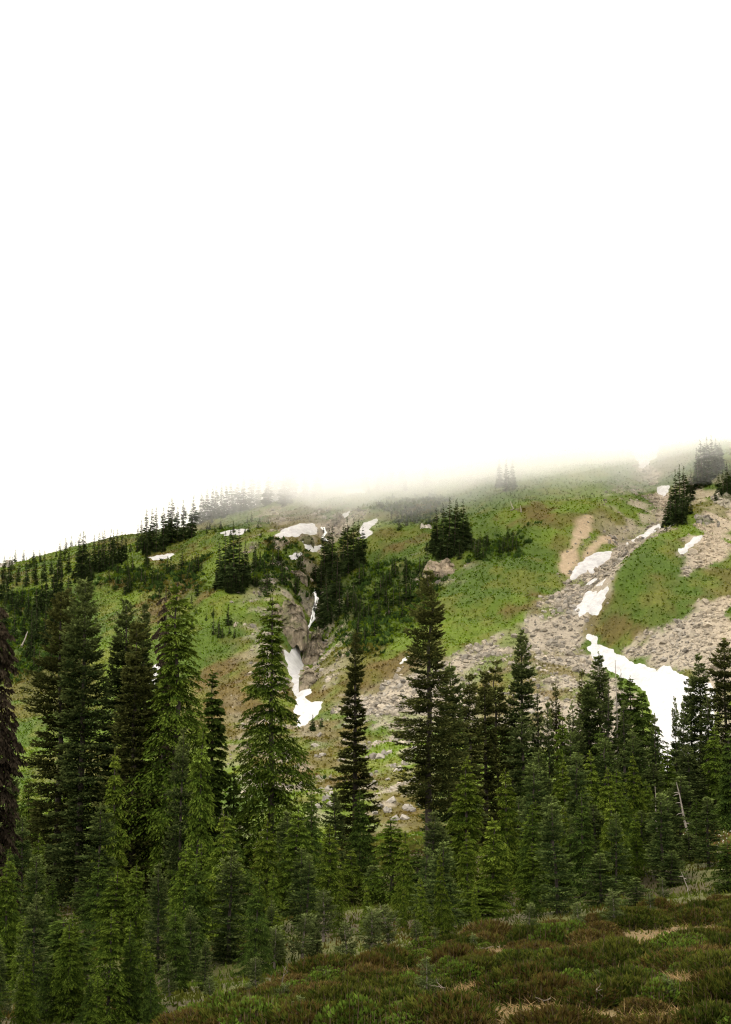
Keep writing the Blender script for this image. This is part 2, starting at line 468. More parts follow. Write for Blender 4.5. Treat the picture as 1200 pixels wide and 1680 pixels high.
# ------------------------------------------------------------------ snow patches
def px_dense(pts, step=4.0, amp=1.4, seed=0):
    r = rngs(seed); o = []
    n = len(pts)
    for i in range(n):
        a = np.array(pts[i], float); b = np.array(pts[(i + 1) % n], float)
        k = max(1, int(np.linalg.norm(b - a) / step))
        for j in range(k):
            p = a + (b - a) * j / k
            o.append(p + r.normal(0, amp, 2) * (0.7 if j == 0 else 1.0) * np.array([1, .7]))
    return o
def snow(pts, label, seed, thick=0.55):
    poly = np.array([hit(*p)[:2] for p in px_dense(pts, 3.5, 1.1, seed)])
    lo, hi = poly.min(0) - 1.5, poly.max(0) + 1.5
    st = max(0.22, min(0.42, (hi - lo).max() / 60))
    xs = np.arange(lo[0], hi[0], st); ys = np.arange(lo[1], hi[1], st)
    X, Y = np.meshgrid(xs, ys)
    ins = in_poly(X, Y, poly); q, _ = seg_dist(X, Y, list(poly) + [poly[0]])
    sd_ = np.where(ins, q, -q) + (fbm(X, Y, 1.6, 70 + seed, 3) - 0.5) * 1.0 + .15
    Z = HF(X, Y) + .42 * np.clip(sd_, -1.6, .5) + (thick - .2) * sm(.3, 2.2, sd_) + (fbm(X, Y, 3, 77, 3) - .5) * .4 * sm(.2, 2, sd_)
    keep = sd_ > -1.2
    ii = np.full(X.shape, -1); ii[keep] = np.arange(keep.sum())
    qd = np.stack([ii[:-1, :-1], ii[:-1, 1:], ii[1:, 1:], ii[1:, :-1]], -1).reshape(-1, 4)
    qd = qd[(qd >= 0).all(1)]
    V = np.stack([X[keep], Y[keep], Z[keep]], -1)
    c = V.mean(0); c[2] = V[:, 2].min()
    o = obj('snow_patch', mesh('snow_patch', V - c, qd, None, M_SNOW, smooth=True), loc=c)
    tag(o, label, 'snow patch', 'old snow patches on the far slope')
SNOW = [
    ([(450, 878), (470, 868), (490, 860), (516, 859), (521, 866), (514, 874), (500, 877), (486, 881), (455, 881)], 'broad white snow patch left of the head of the waterfall'),
    ([(474, 914), (484, 908), (496, 908), (488, 915), (478, 918)], 'small snow patch lowest of those above the waterfall cliff'),
    ([(497, 889), (508, 890), (516, 896), (528, 897), (520, 904), (510, 906), (500, 899)], 'ragged snow patch between two others just above the waterfall'),
    ([(591, 868), (600, 858), (619, 850), (613, 862), (604, 868), (612, 876), (598, 884), (593, 880)], 'forked snow patch right of the dark trees above the waterfall'),
    ([(362, 874), (385, 869), (407, 869), (398, 877), (370, 879)], 'thin snow strip on the upper left meadow above a conifer clump'),
    ([(245, 915), (262, 911), (285, 909), (278, 916), (252, 920)], 'flat snow patch under the left skyline conifers'),
    ([(467, 1070), (480, 1069), (486, 1058), (492, 1060), (491, 1078), (497, 1088), (489, 1106), (497, 1118), (497, 1128), (508, 1130), (509, 1138), (499, 1144),
      (510, 1153), (530, 1151), (527, 1163), (505, 1187), (487, 1194), (494, 1173), (483, 1168), (490, 1155), (484, 1140), (482, 1122), (477, 1108), (471, 1088)],
     'long narrow snow tongue filling the gully below the waterfall'),
    ([(936, 951), (945, 930), (965, 915), (980, 907), (1003, 905), (1000, 914), (985, 926), (972, 942), (964, 934), (945, 948)], 'pointed snow patch in the stony channel beside the bare earth scar'),
    ([(945, 1000), (955, 985), (964, 972), (982, 972), (990, 968), (999, 955), (998, 970), (990, 985), (980, 1006), (966, 1004), (950, 1011)], 'snow patch in the stony channel just above the big snowfield'),
    ([(964, 958), (974, 950), (982, 950), (970, 960)], 'tiny snow remnant on the left between the two channel snow patches'),
    ([(981, 960), (992, 951), (988, 960)], 'tiny snow remnant on the right between the two channel snow patches'),
    ([(962, 1040), (972, 1044), (985, 1060), (1010, 1070), (1022, 1078), (1040, 1090), (1060, 1091), (1066, 1098), (1080, 1102), (1090, 1090), (1102, 1102), (1130, 1110),
      (1145, 1119), (1168, 1120), (1172, 1170), (1165, 1225), (1130, 1270), (1095, 1265), (1082, 1240), (1075, 1200), (1070, 1165), (1060, 1135), (1035, 1115), (1000, 1100), (985, 1092), (974, 1085), (964, 1062), (980, 1064), (974, 1056), (964, 1049)],
     'largest snowfield at the foot of the stony channel behind the right hand firs'),
    ([(1028, 893), (1048, 880), (1066, 868), (1084, 860), (1082, 867), (1062, 880), (1042, 889)], 'slim slanting snow streak in the upper stony channel'),
    ([(1077, 801), (1085, 796), (1098, 798), (1096, 808), (1088, 815), (1079, 807)], 'snow patch left of the upper right conifer clump'),
    ([(1114, 906), (1130, 888), (1152, 879), (1146, 888), (1128, 902), (1117, 909)], 'slanting snow patch at the edge of the right hand scree'),
    ([(1035, 735), (1060, 730), (1082, 735), (1072, 754), (1055, 768), (1045, 755)], 'snow patch half lost in the fog at the channel head'),
    ([(655, 1088), (662, 1082), (670, 1079), (666, 1085), (657, 1090)], 'tiny white snow scrap on the brown slope left of the tall fir'),
    ([(238, 1138), (240, 1112), (254, 1092), (263, 1091), (256, 1112), (246, 1134)], 'snow remnant behind the dead brown tree on the left'),
    ([(560, 846), (575, 837), (571, 846), (563, 851)], 'small snow patch at the topmost rocks of the stream'),
    ([(565, 803), (600, 802), (598, 809), (570, 809)], 'faint snow strip in the fog above the stream'),
]
for k, (pts, lab) in enumerate(SNOW):
    snow(pts, lab, k)

# ------------------------------------------------------------------ stones
def stone_proto(seed, n=1):
    """faceted stone, 20 triangles, about 1 m across"""
    g = (1 + 5 ** .5) / 2
    V = np.array([(-1, g, 0), (1, g, 0), (-1, -g, 0), (1, -g, 0), (0, -1, g), (0, 1, g), (0, -1, -g), (0, 1, -g), (g, 0, -1), (g, 0, 1), (-g, 0, -1), (-g, 0, 1)], float)
    T = np.array([(0, 11, 5), (0, 5, 1), (0, 1, 7), (0, 7, 10), (0, 10, 11), (1, 5, 9), (5, 11, 4), (11, 10, 2), (10, 7, 6), (7, 1, 8), (3, 9, 4), (3, 4, 2), (3, 2, 6), (3, 6, 8), (3, 8, 9), (4, 9, 5), (2, 4, 11), (6, 2, 10), (8, 6, 7), (9, 8, 1)])
    r = rngs(seed)
    V /= np.linalg.norm(V[0])
    V *= r.uniform(0.62, 1.15, (12, 1))
    V *= np.array([0.56, 0.5, 0.44]) * r.uniform(0.8, 1.2, 3)
    return V, T

SNOWP = [P_(p) for p, _ in SNOW]
def off_snow(X, Y):
    return soft_poly(X, Y, SNOWP, 1.2) < .3

def scatter_stones(X, Y, size, seed, name, label, sink=0.3, cvar=0.45):
    r = rngs(seed)
    n = len(X)
    Vs, Ts, Cs = [], [], []
    base = 0
    which = r.integers(0, 8, n)
    for p in range(8):
        m = which == p
        if not m.any(): continue
        V, T = stone_proto(900 + p)
        k = m.sum()
        a = r.uniform(0, 6.28, k); tlt = r.normal(0, .8, k)
        ca, sa = np.cos(a), np.sin(a); ct, st = np.cos(tlt), np.sin(tlt)
        W = V[None] * size[m][:, None, None]
        x = W[..., 0] * ct[:, None] - W[..., 2] * st[:, None]; z = W[..., 0] * st[:, None] + W[..., 2] * ct[:, None]
        x2 = x * ca[:, None] - W[..., 1] * sa[:, None]; y2 = x * sa[:, None] + W[..., 1] * ca[:, None]
        zz = z + (HF(X[m], Y[m]) + size[m] * (0.36 - sink) * 0.5)[:, None]
        Vs.append(np.stack([x2 + X[m][:, None], y2 + Y[m][:, None], zz], -1).reshape(-1, 3))
        Ts.append((T[None] + (np.arange(k) * 12)[:, None, None]).reshape(-1, 3) + base)
        warm = r.uniform(0, 1, k)[:, None]
        side_ = sm(50, 60, X[m] - (Y[m] - 250) * .1)[:, None]
        cc = (STONE * (1 - warm) + c_(.165, .148, .122) * warm) * r.uniform(1 - cvar, 1 + cvar, k)[:, None]
        cc = cc * (1 - side_) + side_ * c_(.275, .226, .160) * r.uniform(.75, 1.2, k)[:, None]
        Cs.append(np.repeat(cc, 12, 0))
        base += k * 12
    o = obj(name, mesh(name, np.concatenate(Vs), np.concatenate(Ts), np.concatenate(Cs), M_STONE))
    tag(o, label, 'stones', kind='stuff')
    return o

R = rngs(3)
nS = 210000
X = R.uniform(-75, 100, nS); Y = R.uniform(185, 385, nS)
vis = np.abs(X) < Y * 0.245
X, Y = X[vis], Y[vis]
sc, rb, dt, ht, sh = masks(X, Y)
dens = np.clip(sc * 0.95 + rb * 0.35 + dt * .05, 0, 1)
k = off_snow(X, Y) & (R.uniform(0, 1, len(X)) < dens * np.where(fbm(X, Y, 9, 5, 2) > .35, 1, .6) * 0.85)
X, Y = X[k], Y[k]
coarse = fbm(X, Y, 14, 88, 3)
fine_side = sm(55, 62, X - (Y - 250) * 0.1)
size = np.clip(R.lognormal(-1.0, 0.58, len(X)) * (0.7 + 0.9 * coarse), 0.18, 1.7) * (1 - 0.58 * fine_side)
scatter_stones(X, Y, size, 4, 'scree_stones', 'grey beige angular stones of the talus fans and screes')

# ------------------------------------------------------------------ conifers
def frames(D):
    """two unit vectors perpendicular to each direction"""
    a = np.where(np.abs(D[:, 2:3]) < 0.9, np.array([[0, 0, 1.0]]), np.array([[1.0, 0, 0]]))
    s = np.cross(D, a); s /= np.linalg.norm(s, axis=1, keepdims=True) + 1e-9
    u = np.cross(s, D)
    return s, u

def rhombs(P, D, L, Wd, roll, col, tipcol, mid=0.42):
    """one flat needle-covered twig each: base, two shoulders, tip"""
    s, u = frames(D)
    n = s * np.cos(roll)[:, None] + u * np.sin(roll)[:, None]
    m = P + D * (L * mid)[:, None]
    V = np.stack([P, m + n * (Wd * .5)[:, None], P + D * L[:, None], m - n * (Wd * .5)[:, None]], 1)
    k = len(P)
    T = np.array([[0, 1, 2], [0, 2, 3]])[None] + (np.arange(k) * 4)[:, None, None]
    cc = np.stack([col, (col + tipcol) / 2, tipcol, (col + tipcol) / 2], 1)
    return V.reshape(-1, 3), T.reshape(-1, 3), cc.reshape(-1, 3)

def join(parts):
    Vs, Ts, Cs, b = [], [], [], 0
    for V, T, c in parts:
        Vs.append(V); Ts.append(T + b); Cs.append(c); b += len(V)
    return np.concatenate(Vs), np.concatenate(Ts), np.concatenate(Cs)

def tube(pts, rad, sides=7, col=(.08, .062, .046)):
    pts = np.array(pts, float); rad = np.array(rad, float)
    k = len(pts)
    D = np.gradient(pts, axis=0); D /= np.linalg.norm(D, axis=1, keepdims=True) + 1e-9
    s, u = frames(D)
    s0 = s[0]
    for i in range(k):                     # keep the frame from spinning
        s0 = s0 - D[i] * (s0 @ D[i]); s0 /= np.linalg.norm(s0); s[i] = s0; u[i] = np.cross(D[i], s0)
    a = np.linspace(0, 2 * np.pi, sides, endpoint=False)
    V = pts[:, None] + rad[:, None, None] * (s[:, None] * np.cos(a)[None, :, None] + u[:, None] * np.sin(a)[None, :, None])
    V = V.reshape(-1, 3)
    T = []
    for i in range(k - 1):
        for j in range(sides):
            a0 = i * sides + j; a1 = i * sides + (j + 1) % sides
            T += [(a0, a1, a1 + sides), (a0, a1 + sides, a0 + sides)]
    return V, np.array(T), np.tile(np.array(col, float), (len(V), 1))

PAL = {   # old needles, new tips; fir tips also brightened as painted fringe highlights
    'fir': (c_(.014, .024, .007), c_(0.1221, 0.1445, 0.0430)),
    'firblue': (c_(.018, .031, .009), c_(0.1221, 0.1514, 0.0396)),
    'sap': (c_(.040, .052, .017), c_(0.1049, 0.1256, 0.0396)),
    'firwarm': (c_(.017, .022, .006), c_(0.1049, 0.1084, 0.0292)),
    'hem': (c_(.020, .036, .005), c_(0.1015, 0.1359, 0.0172)),
    'hemdark': (c_(.015, .027, .006), c_(0.0619, 0.0894, 0.0138)),
    'hemyel': (c_(.024, .042, .005), c_(0.1204, 0.1479, 0.0189)),
    'dead': (c_(.013, .010, .007), c_(.034, .026, .016)),
    'far': (c_(.020, .033, .012), c_(.046, .064, .020)),  # needles lightened to stand in for haze over the distance
    'fargreen': (c_(.017, .030, .009), c_(.040, .060, .015)),
}

def conifer(seed, Ht, Rd, kind='fir', pal='fir', bare=0.05, dz=0.30, per=7, n1=6, n2=3, tw=(.20, .06), gaps=0.10, power=0.8, wob=0.25, lean=0.0, topb=0.5, simple=False, spikes=0):
    """crown arrays and trunk arrays for one conifer standing at the origin"""
    r = rngs(seed)
    old, tip = PAL[pal]
    zs = np.arange(bare * Ht, Ht * 0.985, dz)
    zs = zs + r.normal(0, dz * .25, len(zs))
    lump = np.interp(zs, np.linspace(0, Ht, 14), r.uniform(1 - wob, 1 + wob, 14))
    B = []                                              # branch list: z, az, L
    for z, lm in zip(zs, lump):
        t = np.clip(z / Ht, 0, 1)
        Rz = Rd * max(0.0, (1 - t)) ** power * lm
        if t < bare + 0.12: Rz *= 0.75 + 0.25 * (t - bare) / 0.12
        nb = per if t < .85 else max(4, int(per * topb + 1))
        a0 = r.uniform(0, 6.28)
        for k in range(nb):
            if r.uniform() < gaps: continue
            B.append((z + r.normal(0, dz * .3), a0 + 6.283 * k / nb + r.normal(0, .25), max(0.10, Rz * r.uniform(.80, 1.12) + 0.04 * Ht / 10), t))
    B = np.array(B)
    z0, az, L, t = B.T
    L = L * (1 + .20 * np.sin(az + seed + z0 / Ht * 7) + .12 * np.sin(2 * az + z0 / Ht * 19))     # lopsided boughs
    if not simple:
        brk = rngs(seed + 1).uniform(0, 1, 5); wd = rngs(seed + 2).uniform(0, 6.28, 5)
        for q in range(5):                                                                      # a few broken or missing boughs
            L = np.where((np.abs(t - brk[q]) < .025) & (np.cos(az - wd[q]) > .1), L * .45, L)
    nB = len(B)
    # main axis of every branch: out along x, height zc(s) = L*(a s + b s^2)
    if kind == 'fir':
        a_ = np.interp(t, [0, .5, 1], [-0.42, -0.22, 0.55]) + r.normal(0, .10, nB)
        b_ = np.interp(t, [0, .5, 1], [0.28, 0.16, 0.10]) + r.normal(0, .06, nB)
    elif kind == 'hem':
        a_ = np.interp(t, [0, .6, 1], [0.00, 0.16, 0.8]) + r.normal(0, .10, nB)
        b_ = np.interp(t, [0, .6, 1], [-0.38, -0.44, -0.60]) + r.normal(0, .10, nB)
    else:
        a_ = np.full(nB, -0.5) + r.normal(0, .15, nB); b_ = np.full(nB, -0.25) + r.normal(0, .15, nB)
    ca, sa = np.cos(az), np.sin(az)
    lx = lean * z0 / Ht * Ht
    def pos(s, bi):
        x = L[bi] * s; zc = L[bi] * (a_[bi] * s + b_[bi] * s * s)
        return np.stack([x * ca[bi] + lx[bi] * (z0[bi] / Ht), x * sa[bi], z0[bi] + zc], -1)
    def tang(s, bi):
        dzs = a_[bi] + 2 * b_[bi] * s
        v = np.stack([ca[bi], sa[bi], dzs], -1)
        return v / np.linalg.norm(v, axis=1, keepdims=True)
    parts = []
    bcol = old[None] * r.uniform(.75, 1.3, nB)[:, None]
    tcol = tip[None] * r.uniform(.70, 1.25, nB)[:, None]
    young = sm(.70, .97, t)[:, None]                  # fresh growth towards the leader
    bcol = bcol * (1 - .35 * young) + tcol * .35 * young; tcol = tcol * (1 + .35 * young)
    if simple:
        # far trees: a few broad twigs for each branch
        bi = np.repeat(np.arange(nB), 5)
        j = np.tile(np.arange(5), nB)
        s0 = np.array([0.0, .25, .25, .5, .5])[j]
        T_ = tang(s0, bi); side, _ = frames(T_)
        ang = np.array([0, .7, -.7, .6, -.6])[j] + r.normal(0, .15, len(bi))
        D = T_ * np.cos(ang)[:, None] + side * np.sin(ang)[:, None] + np.array([0, 0, -.12 if kind != 'hem' else -.3]) + r.normal(0, .08, (len(bi), 3))
        D /= np.linalg.norm(D, axis=1, keepdims=True)
        ln = L[bi] * np.array([1.0, .55, .55, .42, .42])[j]
        parts.append(rhombs(pos(s0, bi), D, ln, ln * .34 + .05, r.normal(0, .7, len(bi)), bcol[bi], tcol[bi]))
    else:
        # laterals along each side, short twigs on each lateral
        nl = np.maximum(2, np.round(n1 * np.sqrt(np.clip(L / (Rd * .75), .05, 1.4)))).astype(int)
        bi = np.repeat(np.arange(nB), nl * 2)
        j = np.concatenate([np.arange(2 * n) for n in nl])
        s = (j // 2 + r.uniform(.3, .95, len(j))) / nl[bi]
        sidesgn = np.where(j % 2 == 0, 1, -1)
        T_ = tang(s, bi); side, upv = frames(T_)
        ang = sidesgn * np.interp(s, [0, 1], [1.15, .45]) + r.normal(0, .18, len(j))
        drop = {'fir': -0.04, 'hem': -0.22, 'dead': -.5}[kind]
        D = T_ * np.cos(ang)[:, None] + side * np.sin(ang)[:, None] + np.array([0, 0, drop]) + r.normal(0, .10, (len(j), 3))
        D /= np.linalg.norm(D, axis=1, keepdims=True)
        ll = L[bi] * (0.58 * (1 - s) ** .8 + .12) * r.uniform(.7, 1.15, len(j))
        P0 = pos(s, bi)
        keep = s > 0.12
        bi, D, ll, P0, s = bi[keep], D[keep], ll[keep], P0[keep], s[keep]
        # twigs: on the lateral itself and at its end
        for q in range(n2):
            f = (q + r.uniform(.1, .9, len(bi))) / n2
            sd2, up2 = frames(D)
            sg = np.where(r.uniform(size=len(bi)) < .5, 1, -1) * r.uniform(.2, .9, len(bi)) * (0.3 if q == n2 - 1 else 1)
            D2 = D * np.cos(sg)[:, None] + sd2 * np.sin(sg)[:, None]
            upk = {'fir': .16, 'hem': -.10, 'dead': -.5}[kind]
            D2 = D2 + np.array([0, 0, upk]) + r.normal(0, .12, D2.shape)
            D2 /= np.linalg.norm(D2, axis=1, keepdims=True)
            P2 = P0 + D * (ll * f)[:, None]
            if kind == 'hem': P2[:, 2] -= 0.18 * ll * f * f
            if q == 0:                                  # short hanging twigs under the bough
                D2 = D2 + np.array([0, 0, -1.0]); D2 /= np.linalg.norm(D2, axis=1, keepdims=True); tipw_k = .25
            else: tipw_k = 1.0
            tl = np.minimum(tw[0] * r.uniform(.7, 1.4, len(bi)), ll * 1.1 + .06)
            tipw = (np.clip(s * .5 + f * .6, 0, 1)[:, None] ** 1.8) * r.uniform(.4, 1.1, len(bi))[:, None] * tipw_k
            cA = bcol[bi] * (1 - .35 * tipw) + tcol[bi] * .35 * tipw
            cB = bcol[bi] * (1 - tipw) + tcol[bi] * tipw
            parts.append(rhombs(P2, D2, tl, tw[1] * r.uniform(.7, 1.4, len(bi)), r.normal(.0, .75, len(bi)), cA, cB))
        # the branch's own tip
        bi2 = np.arange(nB)
        T2 = tang(np.full(nB, .9), bi2)
        parts.append(rhombs(pos(np.full(nB, .86), bi2), T2, np.minimum(tw[0] * 1.3, L * .6), np.full(nB, tw[1]), r.normal(0, .7, nB), (bcol + tcol) / 2, tcol))
    # leader
    zt = np.linspace(Ht * .95, Ht * 1.0, 4)
    k = 10
    P = np.stack([np.full(k, lean * Ht), np.zeros(k), np.linspace(Ht * .94, Ht * .995, k)], -1)
    D = np.stack([r.normal(0, .5, k), r.normal(0, .5, k), np.full(k, 1.0)], -1); D /= np.linalg.norm(D, axis=1, keepdims=True)
    if kind == 'hem':
        bend = np.array([r.normal(0, .5), r.normal(0, .3), 0]); P = P + bend * (np.linspace(0, 1, k) ** 2 * .03 * Ht)[:, None]
    parts.append(rhombs(P, D, np.full(k, tw[0] * (1.0 if not simple else 1.6)), np.full(k, tw[1]), r.normal(0, .8, k), np.tile((old + tip) / 2, (k, 1)), np.tile(tip, (k, 1))))
    crown = join(parts)
    # trunk
    nz = 9 if not simple else 3
    zz = np.linspace(-0.25 if not simple else -0.8, Ht * .985, nz)
    tt = np.clip(zz / Ht, 0, 1)
    px_ = lean * Ht * tt ** 2 + np.where(tt > 0, r.normal(0, .006 * Ht, nz), 0) * (not simple)
    r0 = 0.012 * Ht + 0.02
    trunk = [tube(np.stack([px_, px_ * 0, zz], -1), r0 * (1 - tt) ** .8 + .008, 7 if not simple else 4)]
    if spikes:                                      # bare dead limbs below the crown
        for q in range(spikes):
            z = r.uniform(.06, bare + .15) * Ht; a = r.uniform(0, 6.28); ln = r.uniform(.25, .7) * Rd
            p0 = np.array([0, 0, z]); d = np.array([math.cos(a), math.sin(a), r.uniform(-.5, .1)])
            trunk.append(tube([p0, p0 + d * ln * .5, p0 + d * ln + np.array([0, 0, -.08 * ln])], [.018, .012, .004], 3))
    return crown, join(trunk)

MESHES = {}
def tree_meshes(key, bark=None, **kw):
    if key not in MESHES:
        cr, tr = conifer(**kw)
        MESHES[key] = (mesh('crown', *cr, M_LEAF), mesh('trunk', *tr, bark or M_BARK, smooth=True), kw['Ht'], kw['Rd'])
    return MESHES[key]

def put_tree(name, key, x, y, h, rad, label, cat='tree', group=None, rot=0.0, tilt=(0, 0), sink=0.05):
    cm, tm, Hp, Rp = MESHES[key]
    e = obj(name, None, loc=(x, y, float(HF(x, y)) - sink))
    e.rotation_euler = (tilt[0], tilt[1], rot)
    e.scale = (rad / Rp, rad / Rp, h / Hp)
    obj('trunk', tm, e); obj('crown', cm, e)
    tag(e, label, cat, group)
    return e

exec_rng = rngs(77)
def fg(kind, px, ptop, d, hw, label, key=None, pal=None, tilt=(0, 0), name=None, **kw):
    """a nearby conifer: its top seen at (px, ptop), standing d metres away, hw = half width in photo pixels"""
    top = at(px, ptop, d)
    x, y = top[0], top[1]
    h = top[2] - float(HF(x, y)) + 0.05
    rad = hw / F_PX * d * 1.12
    nm = name or {'fir': 'fir_tree', 'hem': 'hemlock_tree', 'dead': 'dead_tree'}[kind]
    if key is None:
        key = 'u%d_%d' % (px, ptop)
        n1 = kw.pop('n1', 9 if rad > 1.3 else 7)
        args = dict(seed=px * 7 + ptop, Ht=h, Rd=rad, kind=kind, pal=pal or kind, dz=kw.pop('dz', .30 if kind == 'fir' else .29), per=kw.pop('per', 10), n1=n1, n2=kw.pop('n2', 5), tw=kw.pop('tw', (.19, .09) if kind == 'fir' else (.18, .078)))
        args.update(kw)
        tree_meshes(key, **args)
    put_tree(nm, key, x, y, h, rad, label, rot=exec_rng.uniform(0, 6.28), tilt=tilt)

# --- tall trees, each with its own crown
fg('dead', -2, 985, 62, 40, 'rust brown dead conifer cut off by the left edge of the picture', pal='dead', gaps=.05, power=.22, per=9, name='dead_tree')
fg('fir', 103, 972, 84, 56, 'dark fir with a blunt bushy top, left one of the leftmost tall pair', pal='firwarm', power=.5, gaps=.06)
fg('fir', 141, 948, 80, 52, 'tallest left hand fir with layered silvery shelves and a pointed top', pal='fir', power=.52, gaps=.06, wob=.15)
fg('fir', 207, 985, 82, 50, 'slim spire of the dark fir standing left of the dead brown snag', pal='fir', power=.6)
fg('fir', 224, 1018, 78, 50, 'warm toned dense fir squeezed between two slimmer fir spires', pal='firwarm', power=.55, gaps=.05)
fg('fir', 239, 985, 88, 34, 'narrow fir touching the dead brown snag on its left', pal='fir', power=.6)
fg('dead', 273, 962, 92, 26, 'tall dead brown conifer with sparse ragged limbs behind the light green hemlock', pal='dead', gaps=.45, power=.3, per=6)
fg('hem', 294, 948, 78, 74, 'tall light green hemlock with drooping boughs and a nodding tip', pal='hem', power=.72, gaps=.12, wob=.3, lean=-.01)
fg('hem', 350, 1098, 82, 40, 'slender hemlock just right of the tall light green hemlock', pal='hemdark', power=.7)
fg('hem', 447, 972, 80, 74, 'tall broad hemlock left of the snow filled gully with feathery yellowish top', pal='hem', power=.8, gaps=.12, wob=.32)
fg('fir', 583, 1033, 90, 33, 'lone narrow fir in front of the talus at the picture centre', pal='firwarm', power=.75, gaps=.14, wob=.35)
fg('fir', 703, 932, 88, 62, 'tallest central dark fir with ragged tiers and bare lower trunk', pal='firwarm', power=.74, gaps=.10, wob=.3, bare=.20, spikes=14)
fg('fir', 738, 1088, 93, 46, 'dark fir half hidden behind the tallest central fir', pal='fir', power=.7)
fg('fir', 770, 1104, 98, 30, 'thin see-through fir, first right of the tallest central fir', pal='firwarm', power=.5, gaps=.35)
fg('fir', 796, 1094, 101, 26, 'gappy olive fir, second right of the tallest central fir', pal='firwarm', power=.5, gaps=.35)
fg('fir', 815, 1080, 104, 28, 'sparse topped olive fir left of the pointed fir on the talus', pal='firwarm', power=.5, gaps=.3)
fg('fir', 855, 1033, 104, 44, 'sharply pointed dark fir standing alone against the grey talus', pal='fir', power=.72, gaps=.2)
fg('fir', 983, 1068, 110, 36, 'tall pointed dark fir at the left edge of the snowfield', pal='fir', power=.62, gaps=.18)
fg('fir', 966, 1118, 108, 30, 'blue green fir just left of the pointed fir by the snowfield', pal='firblue', power=.5)
fg('hem', 1034, 1108, 108, 30, 'steep dark hemlock in front of the snowfield', pal='hemdark', power=.7)
fg('hem', 1056, 1134, 107, 44, 'leaning hemlock with long right hand boughs before the snowfield', pal='hemdark', power=.62, lean=.03)
fg('fir', 1145, 1074, 112, 40, 'conical dark fir standing against the right side of the snowfield', pal='fir', power=.75, gaps=.2)
fg('fir', 1131, 1112, 114, 20, 'thin fir with bare limbs left of the conical fir on the snow', pal='fir', power=.5, gaps=.4)
fg('fir', 1187, 1048, 110, 40, 'tall dark dense fir at the right edge of the picture', pal='firwarm', power=.55, gaps=.06)

# --- slim spires packed in front of the talus and the snow
for k, (px, pt, d, hw, pl) in enumerate([(882, 1135, 106, 18, 'fir'), (912, 1122, 110, 17, 'firwarm'), (938, 1150, 104, 18, 'fir'), (955, 1098, 112, 17, 'firwarm'), (997, 1118, 106, 19, 'fir'),
                                         (1024, 1150, 102, 18, 'fir'), (1074, 1172, 104, 19, 'fir'), (842, 1118, 107, 17, 'firwarm'), (1160, 1140, 108, 20, 'fir')]):
    fg('fir', px, pt, d, hw, ['slim fir spire right of the pointed fir on the talus', 'slim olive spire over the middle of the right hand thicket', 'slim dark spire left of the blue green fir at the snow', 'tallest slim spire just left of the snowfield firs',
                              'slim spire pressed against the pointed fir by the snowfield', 'slim spire between the grey snag and the steep hemlock', 'slim spire at the lower right side of the leaning hemlock', 'slim olive spire left of the pointed fir on the talus',
                              'slim spire between the conical fir and the right edge fir'][k], pal=pl, power=.62, gaps=.16, per=7, n1=5, n2=3, wob=.3)

# --- smaller trees from shared shapes
protos = {}
for k in range(3):
    tree_meshes('f%d' % k, seed=500 + k, Ht=6.5, Rd=1.15, kind='fir', pal='fir', dz=.26, per=9, n1=8, n2=4, tw=(.15, .06), power=.65, gaps=.12, bare=.06)
    tree_meshes('b%d' % k, seed=520 + k, Ht=5.5, Rd=1.0, kind='fir', pal='firblue', dz=.26, per=9, n1=8, n2=4, tw=(.15, .06), power=.6, gaps=.15, bare=.10, spikes=6)
    tree_meshes('h%d' % k, seed=540 + k, Ht=6.0, Rd=1.25, kind='hem', pal='hem', dz=.20, per=9, n1=8, n2=5, tw=(.15, .046), power=.75, gaps=.12, bare=.02, wob=.3)
    tree_meshes('d%d' % k, seed=560 + k, Ht=6.0, Rd=1.25, kind='hem', pal='hemdark', dz=.20, per=9, n1=8, n2=5, tw=(.15, .046), power=.7, gaps=.12, bare=.02, wob=.3)
    tree_meshes('y%d' % k, seed=580 + k, Ht=5.0, Rd=1.1, kind='hem', pal='hemyel', dz=.18, per=9, n1=8, n2=5, tw=(.13, .042), power=.8, gaps=.12, bare=.02, wob=.3)
for k in range(5):
    tree_meshes('s%d' % k, seed=600 + k, Ht=1.6, Rd=.36, bark=M_SAPBARK, kind='fir', pal='sap', dz=.085, per=6, n1=4, n2=3, tw=(.12, .034), power=.35, gaps=.2, bare=.30, wob=.3, spikes=8, lean=.05 * (k - 2))

